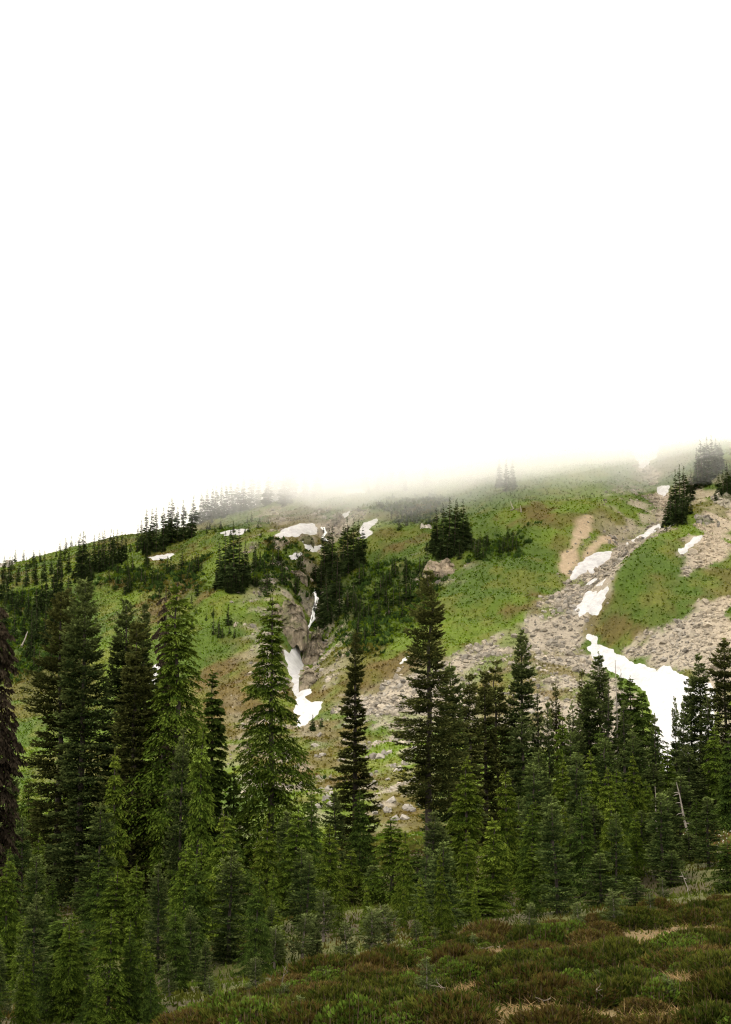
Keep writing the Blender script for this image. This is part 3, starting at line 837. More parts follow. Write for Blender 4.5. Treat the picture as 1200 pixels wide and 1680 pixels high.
SM = [ # shape, x, top y, distance, half width, label
    ('b0', 40, 1340, 70, 34, 'silver green fir in the shade under the leftmost tall pair'),
    ('h0', 15, 1408, 46, 40, 'bright green young hemlock at the far left lower edge'),
    ('b1', 62, 1402, 52, 38, 'pale silvery young fir second from the left edge, lower row'),
    ('d0', 108, 1505, 40, 76, 'bushy dark green hemlock low at the left, widest of the front row'),
    ('y0', 187, 1232, 70, 48, 'young hemlock with yellow drooping leader under the tall left firs'),
    ('b2', 164, 1318, 66, 46, 'pale blue green fir below the yellow tipped young hemlock'),
    ('h1', 190, 1428, 44, 60, 'single rich green hemlock of even cone shape at the lower left'),
    ('f0', 225, 1465, 52, 44, 'small fir half behind the even cone shaped hemlock'),
    ('f1', 297, 1198, 74, 40, 'blue grey fir in front of the tall light green hemlock'),
    ('h2', 328, 1196, 70, 46, 'mid green drooping hemlock in front of the slender hemlock'),
    ('d1', 258, 1440, 62, 34, 'dark young hemlock right of the even cone shaped hemlock'),
    ('h0', 302, 1386, 50, 42, 'left one of the three green hemlocks standing close together lower left'),
    ('h2', 331, 1382, 51, 44, 'middle one of the three green hemlocks standing close together lower left'),
    ('y1', 367, 1332, 50, 58, 'right and tallest of the three green hemlocks, with a yellow top'),
    ('d2', 383, 1255, 82, 40, 'dark hemlock between the slender hemlock and the tall broad hemlock'),
    ('y2', 437, 1342, 60, 46, 'yellow tipped hemlock below the tall broad hemlock'),
    ('h1', 487, 1318, 60, 54, 'full young hemlock with light top right of the tall broad hemlock'),
    ('d0', 513, 1296, 72, 30, 'dark slim hemlock behind the full young hemlock'),
    ('y0', 540, 1352, 58, 44, 'olive hemlock left of the lone narrow fir foot'),
    ('f2', 551, 1298, 74, 36, 'dark fir crowding the left side of the lone narrow fir foot'),
    ('d1', 592, 1295, 76, 34, 'dark hemlock in front of the lone narrow fir'),
    ('y1', 577, 1392, 60, 36, 'light young hemlock standing below the lone narrow fir'),
    ('b0', 612, 1420, 62, 30, 'blue green young fir right of the lone narrow fir foot'),
    ('h2', 641, 1338, 60, 58, 'broad fresh green hemlock between the lone fir and the tallest central fir'),
    ('d2', 684, 1392, 58, 40, 'leaning tipped hemlock under the tallest central fir'),
    ('b1', 720, 1408, 58, 36, 'grey blue fir in front of the bare trunk of the tallest central fir'),
    ('f0', 728, 1360, 76, 36, 'small dark fir right of the bare trunk of the tallest central fir'),
    ('y2', 764, 1243, 62, 58, 'tall yellow green hemlock right of the tallest central fir'),
    ('h0', 786, 1455, 50, 66, 'spreading low hemlock at the foot of the tall yellow green hemlock'),
    ('y0', 831, 1262, 66, 48, 'yellow tipped hemlock second right of the tallest central fir'),
    ('y1', 808, 1340, 56, 50, 'golden green hemlock with arching top in the front row'),
    ('h1', 874, 1382, 54, 44, 'small bright hemlock with rounded nodding top in the front row'),
    ('f1', 862, 1168, 98, 46, 'fir below the sharply pointed fir on the talus'),
    ('b2', 884, 1232, 84, 44, 'blue green fir right of the yellow tipped hemlocks'),
    ('f2', 900, 1150, 104, 24, 'small dark spire between the pointed fir and the blue green fir'),
    ('h2', 924, 1164, 100, 36, 'warm green hemlock with a wide crown in the right hand thicket'),
    ('b0', 935, 1200, 92, 34, 'silvery fir right of the warm green wide crowned hemlock'),
    ('f0', 948, 1180, 100, 30, 'dark fir crammed beside the blue green fir at the snow'),
    ('b1', 990, 1212, 88, 44, 'silver blue fir below the pointed fir by the snowfield'),
    ('h0', 1010, 1262, 82, 40, 'olive hemlock in the heart of the right hand thicket'),
    ('b2', 1040, 1198, 92, 42, 'bluish fir below the leaning hemlock before the snow'),
    ('d0', 1018, 1100, 112, 26, 'sparse dark hemlock beside the grey snag'),
    ('f1', 1075, 1255, 92, 38, 'dark fir closing the gap below the snowfield'),
    ('b0', 905, 1305, 70, 42, 'blue green fir in front of the right hand thicket, left part'),
    ('b1', 945, 1338, 62, 46, 'pale tipped fir in the front of the right hand thicket'),
    ('f2', 975, 1320, 74, 42, 'dull green fir behind the pale tipped fir'),
    ('b2', 985, 1400, 52, 40, 'silvery fir with skirted branches and bare foot at the thicket edge'),
    ('d1', 1020, 1310, 70, 42, 'dark round backed hemlock in the right hand thicket'),
    ('b1', 1052, 1330, 66, 36, 'bluish fir right of the dark round backed hemlock'),
    ('b0', 1043, 1440, 49, 30, 'small blue green fir above the heather right of centre'),
    ('f0', 1083, 1300, 78, 36, 'thin fir left of the leaning grey trunk'),
    ('b2', 1114, 1272, 76, 44, 'fir with a bleached leaning top stem on the right'),
    ('f1', 1108, 1146, 108, 20, 'thin bare topped fir left of the conical fir'),
    ('f2', 1119, 1152, 106, 22, 'second thin bare topped fir left of the conical fir'),
    ('h1', 1093, 1220, 100, 34, 'green hemlock at the lower tip of the snowfield'),
    ('f0', 1130, 1225, 98, 42, 'dense fir below the conical fir on the snow'),
    ('h2', 1172, 1190, 98, 40, 'green hemlock left of the tall dense right edge fir'),
    ('d2', 1198, 1200, 92, 40, 'dark hemlock under the tall dense right edge fir'),
    ('b0', 1160, 1308, 62, 36, 'single blunt fir in front of the flower slope on the right'),
    ('d0', 1192, 1380, 52, 40, 'dark low hemlock at the right edge above the heather'),
    ('b1', 1100, 1395, 58, 30, 'small fir right of the thicket with pale stem'),
    ('f1', 1130, 1365, 66, 32, 'small dark fir left of the blunt fir'),
    ('h1', 22, 1565, 38, 60, 'low hemlock bough clump in the lower left corner'),
    ('d1', 60, 1470, 66, 44, 'dark hemlock behind the pale silvery young fir'),
    ('d2', 150, 1420, 74, 44, 'dark hemlock in the shade under the tall left firs'),
    ('f2', 395, 1420, 66, 38, 'dark fir between the yellow topped and yellow tipped hemlocks'),
    ('f1', 455, 1430, 66, 40, 'dark fir behind the full young hemlock'),
    ('d1', 668, 1440, 60, 44, 'dark hemlock filling the row under the tallest central fir'),
    ('f2', 850, 1330, 78, 40, 'dark fir behind the golden green hemlock'),
    ('d2', 915, 1420, 58, 40, 'dark low hemlock right of the small bright hemlock'),
    ('b2', 520, 1420, 62, 34, 'blue green fir between two olive hemlocks at centre left'),
    ('f0', 20, 1250, 92, 30, 'small fir far behind the rust brown dead conifer'),
    ('d0', 340, 1440, 66, 50, 'dark hemlock behind the three close green hemlocks'),
    ('f1', 1000, 1230, 98, 40, 'dark fir deep in the right hand thicket below the grey snag'),
    ('d1', 870, 1255, 92, 44, 'dark hemlock deep behind the yellow tipped hemlocks'),
]
rt = rngs(9)
for key, px, pt, d, hw, lab in SM:
    top = at(px, pt, d); x, y = top[0], top[1]
    h = top[2] - float(HF(x, y)) + .05
    rad = hw / F_PX * d * .88
    nm = 'fir_tree' if key[0] in 'fb' else 'hemlock_tree'
    put_tree(nm, key, x, y, h, rad, lab, group='conifers of the near forest edge', rot=rt.uniform(0, 6.28), tilt=(rt.normal(0, .015), rt.normal(0, .015)))
bpy.context.view_layer.update()

# --- the crowded understorey, too much alike to tell apart
FILL = [([(-10, 1540), (420, 1520), (420, 1610), (200, 1660), (-10, 1680)], 26, (70, 200), 'ddfh', 'young conifer crowded in the shaded understorey below the tall left trees'),
        ([(400, 1475), (820, 1455), (830, 1535), (600, 1560), (400, 1612)], 28, (50, 150), 'dfbhy', 'young conifer crowded in the middle of the near forest edge'),
        ([(840, 1370), (1090, 1340), (1150, 1420), (1000, 1480), (840, 1520)], 36, (60, 190), 'bfbydh', 'young conifer crowded deep in the right hand thicket'),
        ([(-30, 1665), (190, 1655), (340, 1690), (330, 1735), (-30, 1745)], 26, (80, 190), 'dhdh', 'young conifer low in the lower left corner'),
        ([(1215, 1290), (1460, 1250), (1460, 1430), (1215, 1420)], 16, (110, 240), 'fdbh', 'young conifer beyond the right edge of the forest'),
        ([(-260, 1500), (-30, 1500), (-30, 1660), (-200, 1660)], 14, (120, 300), 'fdh', 'young conifer beyond the left edge of the forest'),
        ([(1090, 1290), (1210, 1270), (1210, 1300), (1110, 1330)], 10, (70, 120), 'fdb', 'young conifer crowded behind the flower slope on the right')]
for poly, n, (h0, h1), kinds, lab in FILL:
    P = np.array(poly, float); k = 0
    while k < n:
        p = rt.uniform(P.min(0), P.max(0))
        if not in_poly(p[:1], p[1:], poly)[0]: continue
        b = hit(p[0], p[1], 26, 135); h = rt.uniform(h0, h1) / F_PX * b[1]
        key = kinds[rt.integers(0, len(kinds))] + str(rt.integers(0, 3))
        put_tree('young_tree', key, b[0], b[1], h, h * rt.uniform(.16, .26), lab.replace('conifer', {'y': 'yellow tipped hemlock', 'd': 'dark hemlock', 'h': 'green hemlock', 'f': 'dark fir', 'b': 'silvery fir'}[key[0]]), group=lab.replace('conifer', 'conifers'), rot=rt.uniform(0, 6.28), tilt=(rt.normal(0, .03), rt.normal(0, .03)))
        k += 1

# --- saplings in the heath
SAP = [(495, 1500, 1582), (572, 1514, 1588), (611, 1492, 1572), (531, 1462, 1545), (685, 1508, 1556), (870, 1482, 1540), (702, 1572, 1640), (535, 1590, 1628), (497, 1632, 1690),
       (1092, 1592, 1652), (975, 1588, 1625), (716, 1520, 1552), (450, 1520, 1590), (420, 1570, 1625), (460, 1610, 1660), (408, 1610, 1650), (950, 1480, 1525), (1010, 1462, 1528), (560, 1560, 1600), (640, 1480, 1560),
       (1090, 1440, 1480), (1070, 1465, 1510), (780, 1530, 1560), (710, 1655, 1690), (345, 1600, 1650), (225, 1620, 1670), (280, 1580, 1640), (985, 1620, 1650)]
SAPL = ['pale blunt topped fir sapling left of the heather bank', 'silvery fir sapling with bushy head at the upper end of the heather bank', 'thin stemmed fir sapling above the mossy bank edge',
        'fir sapling standing under the olive hemlocks', 'bare legged fir sapling at the foot of the front row', 'lone fir sapling with a bare stem at the heather edge', 'leaning sapling in the middle of the heather bank',
        'short sapling at the left side of the heather bank', 'sapling with a pale stem at the bottom edge left of centre', 'crooked bluish sapling lying towards the left in the right hand heather',
        'small upright sapling in the middle of the right hand heather', 'tiny sapling beside the bare legged one', 'grey green sapling among tangled brush left of centre', 'pale sapling in brush at the lower left of centre',
        'yellowish sapling low in the brush', 'sapling at the lower left brush edge', 'fir sapling left of the skirted silvery fir', 'fir sapling under the skirted silvery fir', 'sapling just below the silvery bushy one',
        'slim sapling with dead lower twigs above the bank', 'sapling on the upper right heath', 'sapling left below the blunt right hand fir', 'sapling by the straw coloured bank', 'sapling cut by the bottom edge near centre',
        'sapling above the lower left thicket', 'sapling low in the left thicket', 'sapling behind the lower left brush', 'small leafy sapling below the middle one in the heather']
for k, ((px, pt, pb), lab) in enumerate(zip(SAP, SAPL)):
    b = hit(px, pb, 16, 100)
    h = (pb - pt) / F_PX * b[1]
    tl = (0, -.5) if px == 1092 else (rt.normal(0, .08), rt.normal(0, .10))
    put_tree('fir_sapling', 's%d' % (k % 5), b[0], b[1], h, h * .24, lab, 'sapling', 'young saplings on the heath', rot=rt.uniform(0, 6.28), tilt=tl)

# --- grey snags
def snag(px, pt, d, base_px, label, r0=.10, n=8, seed=1, hgt=None):
    top = at(px, pt, d)
    bx = at(base_px, pt, d)[0]
    zb = float(HF(bx, d)) - .1
    e = obj('dead_snag', None, loc=(bx, d, zb)); r = rngs(seed)
    tp = np.array([top[0] - bx, 0, top[2] - zb])
    V = tube([tp * t + np.array([r.normal(0, .02), r.normal(0, .02), 0]) for t in np.linspace(0, 1, 7)], r0 * (1 - np.linspace(0, 1, 7) * .85), 7)
    obj('trunk', mesh('trunk', *V, M_DEADWOOD, smooth=True), e)
    for q in range(n):
        t = r.uniform(.35, .95); a = r.uniform(0, 6.28); L = r.uniform(.25, .8) * (1.15 - t) * 1.4
        p0 = tp * t; dd = np.array([math.cos(a), math.sin(a), r.uniform(-.5, .2)])
        V = tube([p0, p0 + dd * L * .6, p0 + dd * L + np.array([0, 0, -.1 * L])], [.022, .014, .004], 4)
        obj('limb', mesh('limb', *V, M_DEADWOOD), e)
    tag(e, label, 'dead tree', 'grey snags')
snag(1010, 1083, 109, 1012, 'thin upright grey snag in front of the snowfield', .11, 10, 1)
snag(1110, 1283, 74, 1134, 'grey dead trunk leaning left in the right hand thicket', .09, 8, 2)
snag(1075, 1290, 80, 1078, 'pale broken stem inside the right hand thicket', .07, 5, 3)
snag(1118, 1430, 55, 1132, 'short bleached stick leaning below the leaning grey trunk', .03, 3, 6)

# ------------------------------------------------------------------ far conifers
NF = 7
for k in range(NF):
    cr, tr = conifer(seed=700 + k, Ht=11, Rd=1.75 + .15 * (k % 4), kind='fir', pal='far', dz=.42, per=7, power=.80, gaps=.08, wob=.22, simple=True, bare=.02, tw=(.28, .07))
    V, T, cc = join([cr, tr])
    MESHES['t%d' % k] = (mesh('far_conifer', V, T, cc, M_LEAF), 11.0)
for k in range(5):
    cr, tr = conifer(seed=740 + k, Ht=3.0, Rd=.72, kind='fir', pal='fargreen', dz=.24, per=6, power=.85, gaps=.08, wob=.25, simple=True, bare=.02, tw=(.14, .05))
    V, T, cc = join([cr, tr])
    MESHES['k%d' % k] = (mesh('young_conifer', V, T, cc, M_LEAF), 3.0)
def far_tree(px, pb, hpx, label, group, d=None, key=None, name='conifer_tree', wide=1.0):
    p = hit(px, pb) if d is None else np.array(at(px, pb, d))
    h = hpx / F_PX * p[1] if d is None else at(px, pb - hpx, d)[2] - float(HF(p[0], p[1]))
    key = key or 't%d' % rt.integers(0, NF)
    me, Hp = MESHES[key]
    o = obj(name, me, loc=(p[0], p[1], float(HF(p[0], p[1])) - .05 * h))
    s = h * 1.05 / Hp
    wv = wide * rt.uniform(.85, 1.2)
    o.scale = (s * wv, s * wv, s)
    o.rotation_euler = (rt.normal(0, .02), rt.normal(0, .02), rt.uniform(0, 6.28))
    tag(o, label, 'tree', group)
ORD = ['leftmost', 'second from left', 'third from left', 'fourth from left', 'fifth from left', 'sixth from left', 'seventh from left', 'eighth from left', 'ninth from left', 'tenth from left',
       'eleventh from left', 'twelfth from left', 'thirteenth from left', 'fourteenth from left', 'fifteenth from left', 'sixteenth from left', 'seventeenth from left', 'eighteenth from left']
CL = [ # trees (x, base y, height px), what, where
    ([(6, 950, 34), (16, 958, 40), (30, 955, 30), (44, 962, 42), (58, 950, 34), (72, 955, 46), (84, 942, 30), (98, 948, 44), (112, 940, 36)], 'dark conifer', 'straggling below the far left ridge crest', 1.1),
    ([(128, 945, 62), (134, 950, 70), (139, 948, 62), (144, 944, 40)], 'dark skyline conifer', 'in the first spire group on the left ridge', 1.0),
    ([(148, 945, 48), (154, 938, 55), (160, 936, 56), (166, 938, 58), (172, 936, 60), (179, 933, 58), (186, 928, 52), (192, 925, 50), (199, 922, 45), (206, 918, 36)], 'dark conifer', 'in the long row below the left skyline', .9),
    ([(226, 905, 40), (232, 900, 42), (240, 905, 62), (250, 903, 62), (257, 905, 66), (268, 897, 58), (276, 893, 62), (283, 892, 66), (291, 888, 52), (302, 886, 60), (315, 882, 62)], 'tall conifer', 'in the skyline stand beneath the fog edge', 1.05),
    ([(4, 985, 40), (12, 990, 44), (20, 1000, 40), (28, 1002, 36), (36, 995, 34), (46, 1010, 40), (8, 1030, 50), (24, 1045, 44), (40, 1045, 38)], 'dark conifer', 'in the thick stand behind the rust brown dead tree', 1.1),
    ([(60, 1010, 48), (68, 1000, 44), (76, 1005, 46), (88, 990, 62), (94, 975, 50), (100, 985, 56), (112, 985, 40), (60, 1050, 60), (75, 1060, 60), (52, 1080, 60), (88, 1040, 60)], 'dark conifer', 'in the stand left of the leftmost tall firs', 1.1),
    ([(362, 958, 62), (369, 965, 84), (377, 967, 76), (385, 968, 100), (393, 966, 92), (400, 962, 66), (406, 955, 50)], 'conifer', 'in the dark clump below the thin snow strip', 1.0),
    ([(527, 975, 60), (533, 950, 74), (540, 940, 66), (546, 955, 82), (552, 985, 80), (531, 1010, 70), (540, 1020, 66), (563, 935, 70), (572, 940, 82), (580, 935, 76), (587, 930, 70), (594, 925, 56), (556, 1012, 66), (524, 1030, 44)], 'conifer', 'in the tall dark clump right of the waterfall', 1.1),
    ([(712, 905, 52), (720, 908, 66), (728, 910, 76), (737, 912, 86), (745, 912, 84), (752, 908, 76), (760, 902, 74), (766, 896, 48)], 'conifer', 'in the dense dark clump above the tan rock face', 1.25),
    ([(1092, 862, 34), (1100, 862, 56), (1108, 852, 74), (1116, 845, 76), (1124, 838, 66), (1134, 822, 48), (1098, 858, 40)], 'dark conifer', 'in the clump beside the upper stony channel', 1.1),
    ([(1146, 800, 60), (1153, 795, 66), (1160, 790, 66), (1168, 782, 62), (1176, 776, 52), (1182, 770, 40)], 'fog veiled conifer', 'in the upper right clump', 1.3),
    ([(1180, 815, 36), (1187, 818, 42), (1194, 815, 50), (1200, 812, 46)], 'dark conifer', 'at the right edge above the pale outcrop', 1.2),
    ([(332, 858, 44), (340, 852, 46), (348, 850, 50), (356, 847, 48), (364, 845, 52), (372, 842, 50), (380, 840, 50), (390, 836, 52), (400, 832, 54), (412, 828, 54), (424, 824, 50)], 'pale fogged conifer', 'in the skyline wood fading into the cloud', 1.1),
    ([(440, 828, 56), (455, 822, 50), (468, 825, 60), (480, 818, 60), (500, 815, 50), (520, 812, 56), (600, 805, 40), (625, 800, 50), (640, 802, 54), (660, 800, 46), (700, 795, 40), (820, 800, 42), (832, 805, 46), (842, 800, 40)], 'faint conifer', 'dissolving in the fog along the cloud base', 1.2),
]
for trees, what, where, wide in CL:
    for k, (px, pb, hp) in enumerate(sorted(trees)):
        far_tree(px, pb, hp * 1.12, '%s, %s %s' % (what, ORD[k], where), 'conifers ' + where, wide=wide)
        for q in range(1 if len(trees) > 8 else 2):                # ragged low skirt round the clump
            far_tree(px + rt.normal(0, 9), pb + rt.uniform(-2, 9), hp * rt.uniform(.18, .5), 'low shaggy conifer ' + where, 'low skirt conifers ' + where, name='low_conifer', wide=1.7)
for k, (px, pb, hp) in enumerate([(98, 905, 18), (108, 908, 26), (118, 908, 28), (124, 908, 22)]):
    far_tree(px, pb, hp, 'ghostly conifer, %s in the misty group beyond the left ridge' % ORD[k], 'misty conifers beyond the left ridge', d=452)

YOUNG = [ # polygon, how many, height px range, label
    ([(175, 945), (240, 925), (335, 920), (335, 945), (260, 965), (190, 985)], 46, (9, 24), 'young conifer in the thicket across the upper left meadow'),
    ([(420, 905), (470, 925), (520, 930), (520, 975), (450, 985), (405, 960)], 40, (10, 28), 'young conifer in the thicket left of the waterfall'),
    ([(590, 930), (700, 935), (690, 990), (640, 1040), (570, 1080), (560, 1020)], 66, (12, 34), 'young conifer scattered on the slope right of the waterfall'),
    ([(640, 850), (720, 828), (720, 850), (650, 872)], 16, (8, 18), 'young conifer in the strip below the fog left of the dense clump'),
    ([(690, 900), (715, 915), (780, 920), (850, 905), (850, 880), (800, 890), (770, 905)], 24, (9, 22), 'young conifer skirting the dense dark clump'),
    ([(40, 1040), (130, 1010), (130, 1080), (60, 1150), (40, 1120)], 24, (16, 40), 'young conifer on the shaded slope behind the leftmost firs'),
    ([(325, 870), (440, 845), (450, 860), (340, 895)], 16, (6, 14), 'young conifer dotting the meadow under the skyline wood'),
    ([(420, 875), (450, 890), (520, 930), (430, 900)], 8, (6, 14), 'young conifer dotting the ground left of the stream'),
    ([(345, 1010), (380, 1000), (420, 1040), (390, 1060), (350, 1050)], 8, (10, 28), 'young conifer standing on the bright meadow left of the gully'),
    ([(20, 920), (120, 905), (125, 925), (20, 940)], 14, (8, 18), 'young conifer along the left ridge crest'),
    ([(500, 1200), (540, 1185), (540, 1210), (510, 1215)], 4, (12, 20), 'young conifer below the snow tongue'),
    ([(250, 960), (360, 980), (340, 1060), (260, 1020)], 14, (8, 18), 'young conifer on the slope behind the tall light green hemlock'),
]
for poly, n, (h0, h1), lab in YOUNG:
    P = np.array(poly, float); k = 0
    while k < n:
        p = rt.uniform(P.min(0), P.max(0))
        if not in_poly(p[:1], p[1:], poly)[0]: continue
        far_tree(p[0], p[1], 1.25 * rt.uniform(h0, h1), lab, lab.replace('conifer', 'conifers'), key='k%d' % rt.integers(0, 5), name='young_conifer', wide=1.15)
        k += 1

# ------------------------------------------------------------------ rocks, waterfall, dead logs
def rock(name, px, pb, wpx, hpx, label, seed, depth=.7, col=None, cat='rock', group=None, lift=0.0):
    """a jointed outcrop, wpx by hpx photo pixels, foot at (px, pb)"""
    p = hit(px, pb); s = p[1] / F_PX
    Wd, Hh = wpx * s, hpx * s
    nu, nv = 64, 48
    u = np.linspace(-1, 1, nu); v = np.linspace(0, 1, nv)
    U, Vv = np.meshgrid(u, v)
    prof = np.clip(1 - np.abs(U + .25 * (fbm(U * 3, U * 0, 1.0, seed + 2, 2) - .5)) ** 2.6, 0, 1) ** .6
    topz = Hh * prof * (0.55 + .75 * fbm(U * 4, U * 0 + seed, 1.2, seed, 3))
    tt = Vv
    front = np.clip(tt / .68, 0, 1)                    # front leans back, the top runs into the slope
    y = np.where(tt < .68, front * Hh * .6, Hh * .6 + (tt - .68) / .32 * Hh * 1.9 * depth)
    z = np.where(tt < .68, front * topz, topz * (1 - (tt - .68) / .32 * .12))
    x = U * Wd * .5
    wx = x + (fbm(x, z, 1.4, seed + 3, 2) - .5) * 1.0; wz = z + y * .5 + (fbm(x, z, 1.8, seed + 4, 2) - .5) * 1.2
    def cells(cw, ch, sd2):                            # jointed blocks, each set forward or back
        iz = np.floor(wz / ch); ix = np.floor(wx / cw + _hash(iz, iz * 0, sd2) * .9)
        return _hash(ix, iz, sd2) - .5, _hash(ix + 91, iz, sd2) - .5
    c1, c2 = cells(1.5, 2.3, seed + 40); c3, c4 = cells(.6, .8, seed + 50)
    jn = fbm(x + seed * 7, z + y, 2.4, seed + 5, 4) - .5
    y = y + c1 * 1.3 + c3 * .55 + jn * 2.2
    z = z + c2 * .5 + c4 * .25 + jn * .9
    x = x + (fbm(z, y, .9, seed + 13, 3) - .5) * .7
    base = HF(p[0] + x.ravel(), p[1] + y.ravel()).reshape(x.shape)
    zz = np.maximum(z + p[2], base - .8)
    for q in range(6): zz[q] -= (6 - q) * .3 * (.6 + .8 * fbm(x[q] + q * 3, x[q], .7, seed + q, 2))
    zz[:, 0] -= 1.5; zz[:, -1] -= 1.5
    zz[-1] = base[-1] - .6
    V = np.stack([x, y, zz - p[2]], -1).reshape(-1, 3)
    ii = np.arange(nu * nv).reshape(nv, nu)
    T = np.concatenate([np.stack([ii[:-1, :-1], ii[:-1, 1:], ii[1:, 1:]], -1).reshape(-1, 3), np.stack([ii[:-1, :-1], ii[1:, 1:], ii[1:, :-1]], -1).reshape(-1, 3)])
    base_c = c_(.20, .165, .115) if col is None else col
    cc = base_c[None] * (0.45 + .8 * fbm(V[:, 0], V[:, 2], 1.2, seed + 20, 4) + .35 * (c3 + c1).ravel())[:, None]
    moss = sm(.55, .68, fbm(V[:, 0], V[:, 2] + V[:, 1], 2.0, seed + 30, 3))
    cc = mixc(cc, c_(.07, .075, .025), moss * .7)
    o = obj(name, mesh(name, V, T, cc, M_STONE), loc=p)
    tag(o, label, cat, group)
g_ = 'rock outcrops of the far slope'
rock('rock_outcrop', 725, 948, 66, 36, 'tan rock face under the dense dark conifer clump', 1, col=c_(.25, .20, .14), group=g_)
rock('rock_cliff', 470, 1048, 70, 70, 'weathered tan cliff on the left of the waterfall', 2, group=g_)
rock('rock_cliff', 515, 1092, 46, 60, 'tan rock rib right of the snow tongue head', 3, group=g_)
rock('rock_outcrop', 507, 1130, 34, 36, 'low broken rocks beside the middle of the snow tongue', 4, group=g_)
rock('rock_outcrop', 551, 868, 44, 26, 'rocky knob at the top of the stream', 5, group=g_)
rock('rock_outcrop', 500, 890, 32, 14, 'rock ledge between the snow patches above the waterfall', 6, group=g_)
rock('rock_outcrop', 488, 950, 30, 16, 'small rock ledge left above the waterfall', 7, group=g_)
rock('rock_outcrop', 1190, 832, 44, 28, 'pale outcrop at the right edge above the scree', 8, col=c_(.28, .25, .19), group=g_)
rock('rock_outcrop', 1160, 862, 44, 22, 'grey slab at the top of the right hand scree', 9, col=c_(.27, .24, .20), group=g_)
rock('rock_outcrop', 12, 930, 40, 10, 'bare grey slab on the left end of the skyline', 10, col=c_(.34, .31, .27), group=g_)
rock('rock_outcrop', 640, 1010, 18, 9, 'small stone hump among young conifers', 11, group=g_)
rock('rock_outcrop', 700, 868, 22, 8, 'thin ledge left of the dense dark clump', 12, col=c_(.36, .33, .28), group=g_)

# larger boulders, one by one
rb_ = rngs(31)
protoB = []
for k in range(5):
    V, T = stone_proto(950 + k)
    protoB.append(mesh('boulder', V, T, np.tile(c_(.20, .18, .15) * (.8 + .1 * k), (12, 1)), M_STONE))
BPOLY = [([(600, 1130), (700, 1100), (720, 1160), (600, 1172)], 18, 'pale angular boulder on the talus left of the tallest fir'),
         ([(600, 1220), (700, 1190), (670, 1260), (610, 1300)], 18, 'pale boulder in the rubble band behind the lone narrow fir'),
         ([(600, 1320), (740, 1290), (690, 1345), (610, 1350)], 14, 'pale boulder low in the rubble near the tallest fir foot'),
         ([(520, 1295), (545, 1290), (545, 1330), (520, 1330)], 6, 'pale boulder left of the lone narrow fir'),
         ([(880, 1000), (960, 960), (950, 1020), (880, 1040)], 24, 'grey boulder in the stony channel below the earth scar'),
         ([(480, 1225), (540, 1215), (540, 1240), (490, 1260)], 4, 'isolated pale boulder on the brown meadow below the snow tongue')]
for poly, n, lab in BPOLY:
    P = np.array(poly, float); k = 0
    while k < n:
        p = rb_.uniform(P.min(0), P.max(0))
        if not in_poly(p[:1], p[1:], poly)[0]: continue
        q = hit(p[0], p[1]); s = rb_.uniform(.55, 1.45)
        o = obj('boulder', protoB[rb_.integers(0, 5)], loc=(q[0], q[1], q[2] + .02 * s))
        o.scale = (s, s, s * rb_.uniform(.8, 1.3)); o.rotation_euler = (rb_.normal(0, .3), rb_.normal(0, .3), rb_.uniform(0, 6.28))
        tag(o, lab, 'boulder', lab.replace('boulder', 'boulders')); k += 1

M_WATER, N, L_ = new_mat('white_water')
o_ = N.new('ShaderNodeOutputMaterial'); b_ = N.new('ShaderNodeBsdfPrincipled'); b_.inputs['Base Color'].default_value = (.72, .72, .70, 1); b_.inputs['Roughness'].default_value = .35
L_.new(b_.outputs[0], o_.inputs['Surface'])
wf = hit(518, 985)
we = obj('waterfall', None, loc=wf)
rw = rngs(5)
for k in range(7):
    line = [(517 + rw.normal(0, 1.4), 965 + rw.uniform(0, 12)), (519 + rw.normal(0, 1.6), 985), (516 + rw.normal(0, 2), 1002), (514 + rw.normal(0, 2.2), 1018), (507 + rw.normal(0, 1.5), 1032), (498 + rw.normal(0, 1), 1045), (494 + rw.normal(0, 1), 1056)]
    pts = []
    for i in range(len(line) - 1):
        for f in np.linspace(0, 1, 5)[:-1]:
            a = np.array(line[i]) * (1 - f) + np.array(line[i + 1]) * f + rw.normal(0, .35, 2)
            q = hit(*a); pts.append(q + np.array([0, -.45, .35]) - wf)
    V = tube(pts, rw.uniform(.05, .16, len(pts)), 5)
    obj('water_strand', mesh('water_strand', *V, M_WATER, smooth=True), we)
tag(we, 'thin white waterfall threading down the dark rock cleft', 'waterfall')
we2 = obj('cascade', None, loc=hit(530, 880))
for k in range(4):
    pts = []
    for a in [(532 + rw.normal(0, 1.5), 868), (534 + rw.normal(0, 1.5), 876), (530 + rw.normal(0, 1.5), 884), (536 + rw.normal(0, 1.5), 890)]:
        pts.append(hit(*a) + np.array([0, -.4, .3]) - np.array(we2.location))
    obj('water_strand', mesh('water_strand', *tube(pts, rw.uniform(.08, .2, 4), 5), M_WATER, smooth=True), we2)
tag(we2, 'short white cascade between snow patches at the stream head', 'waterfall')

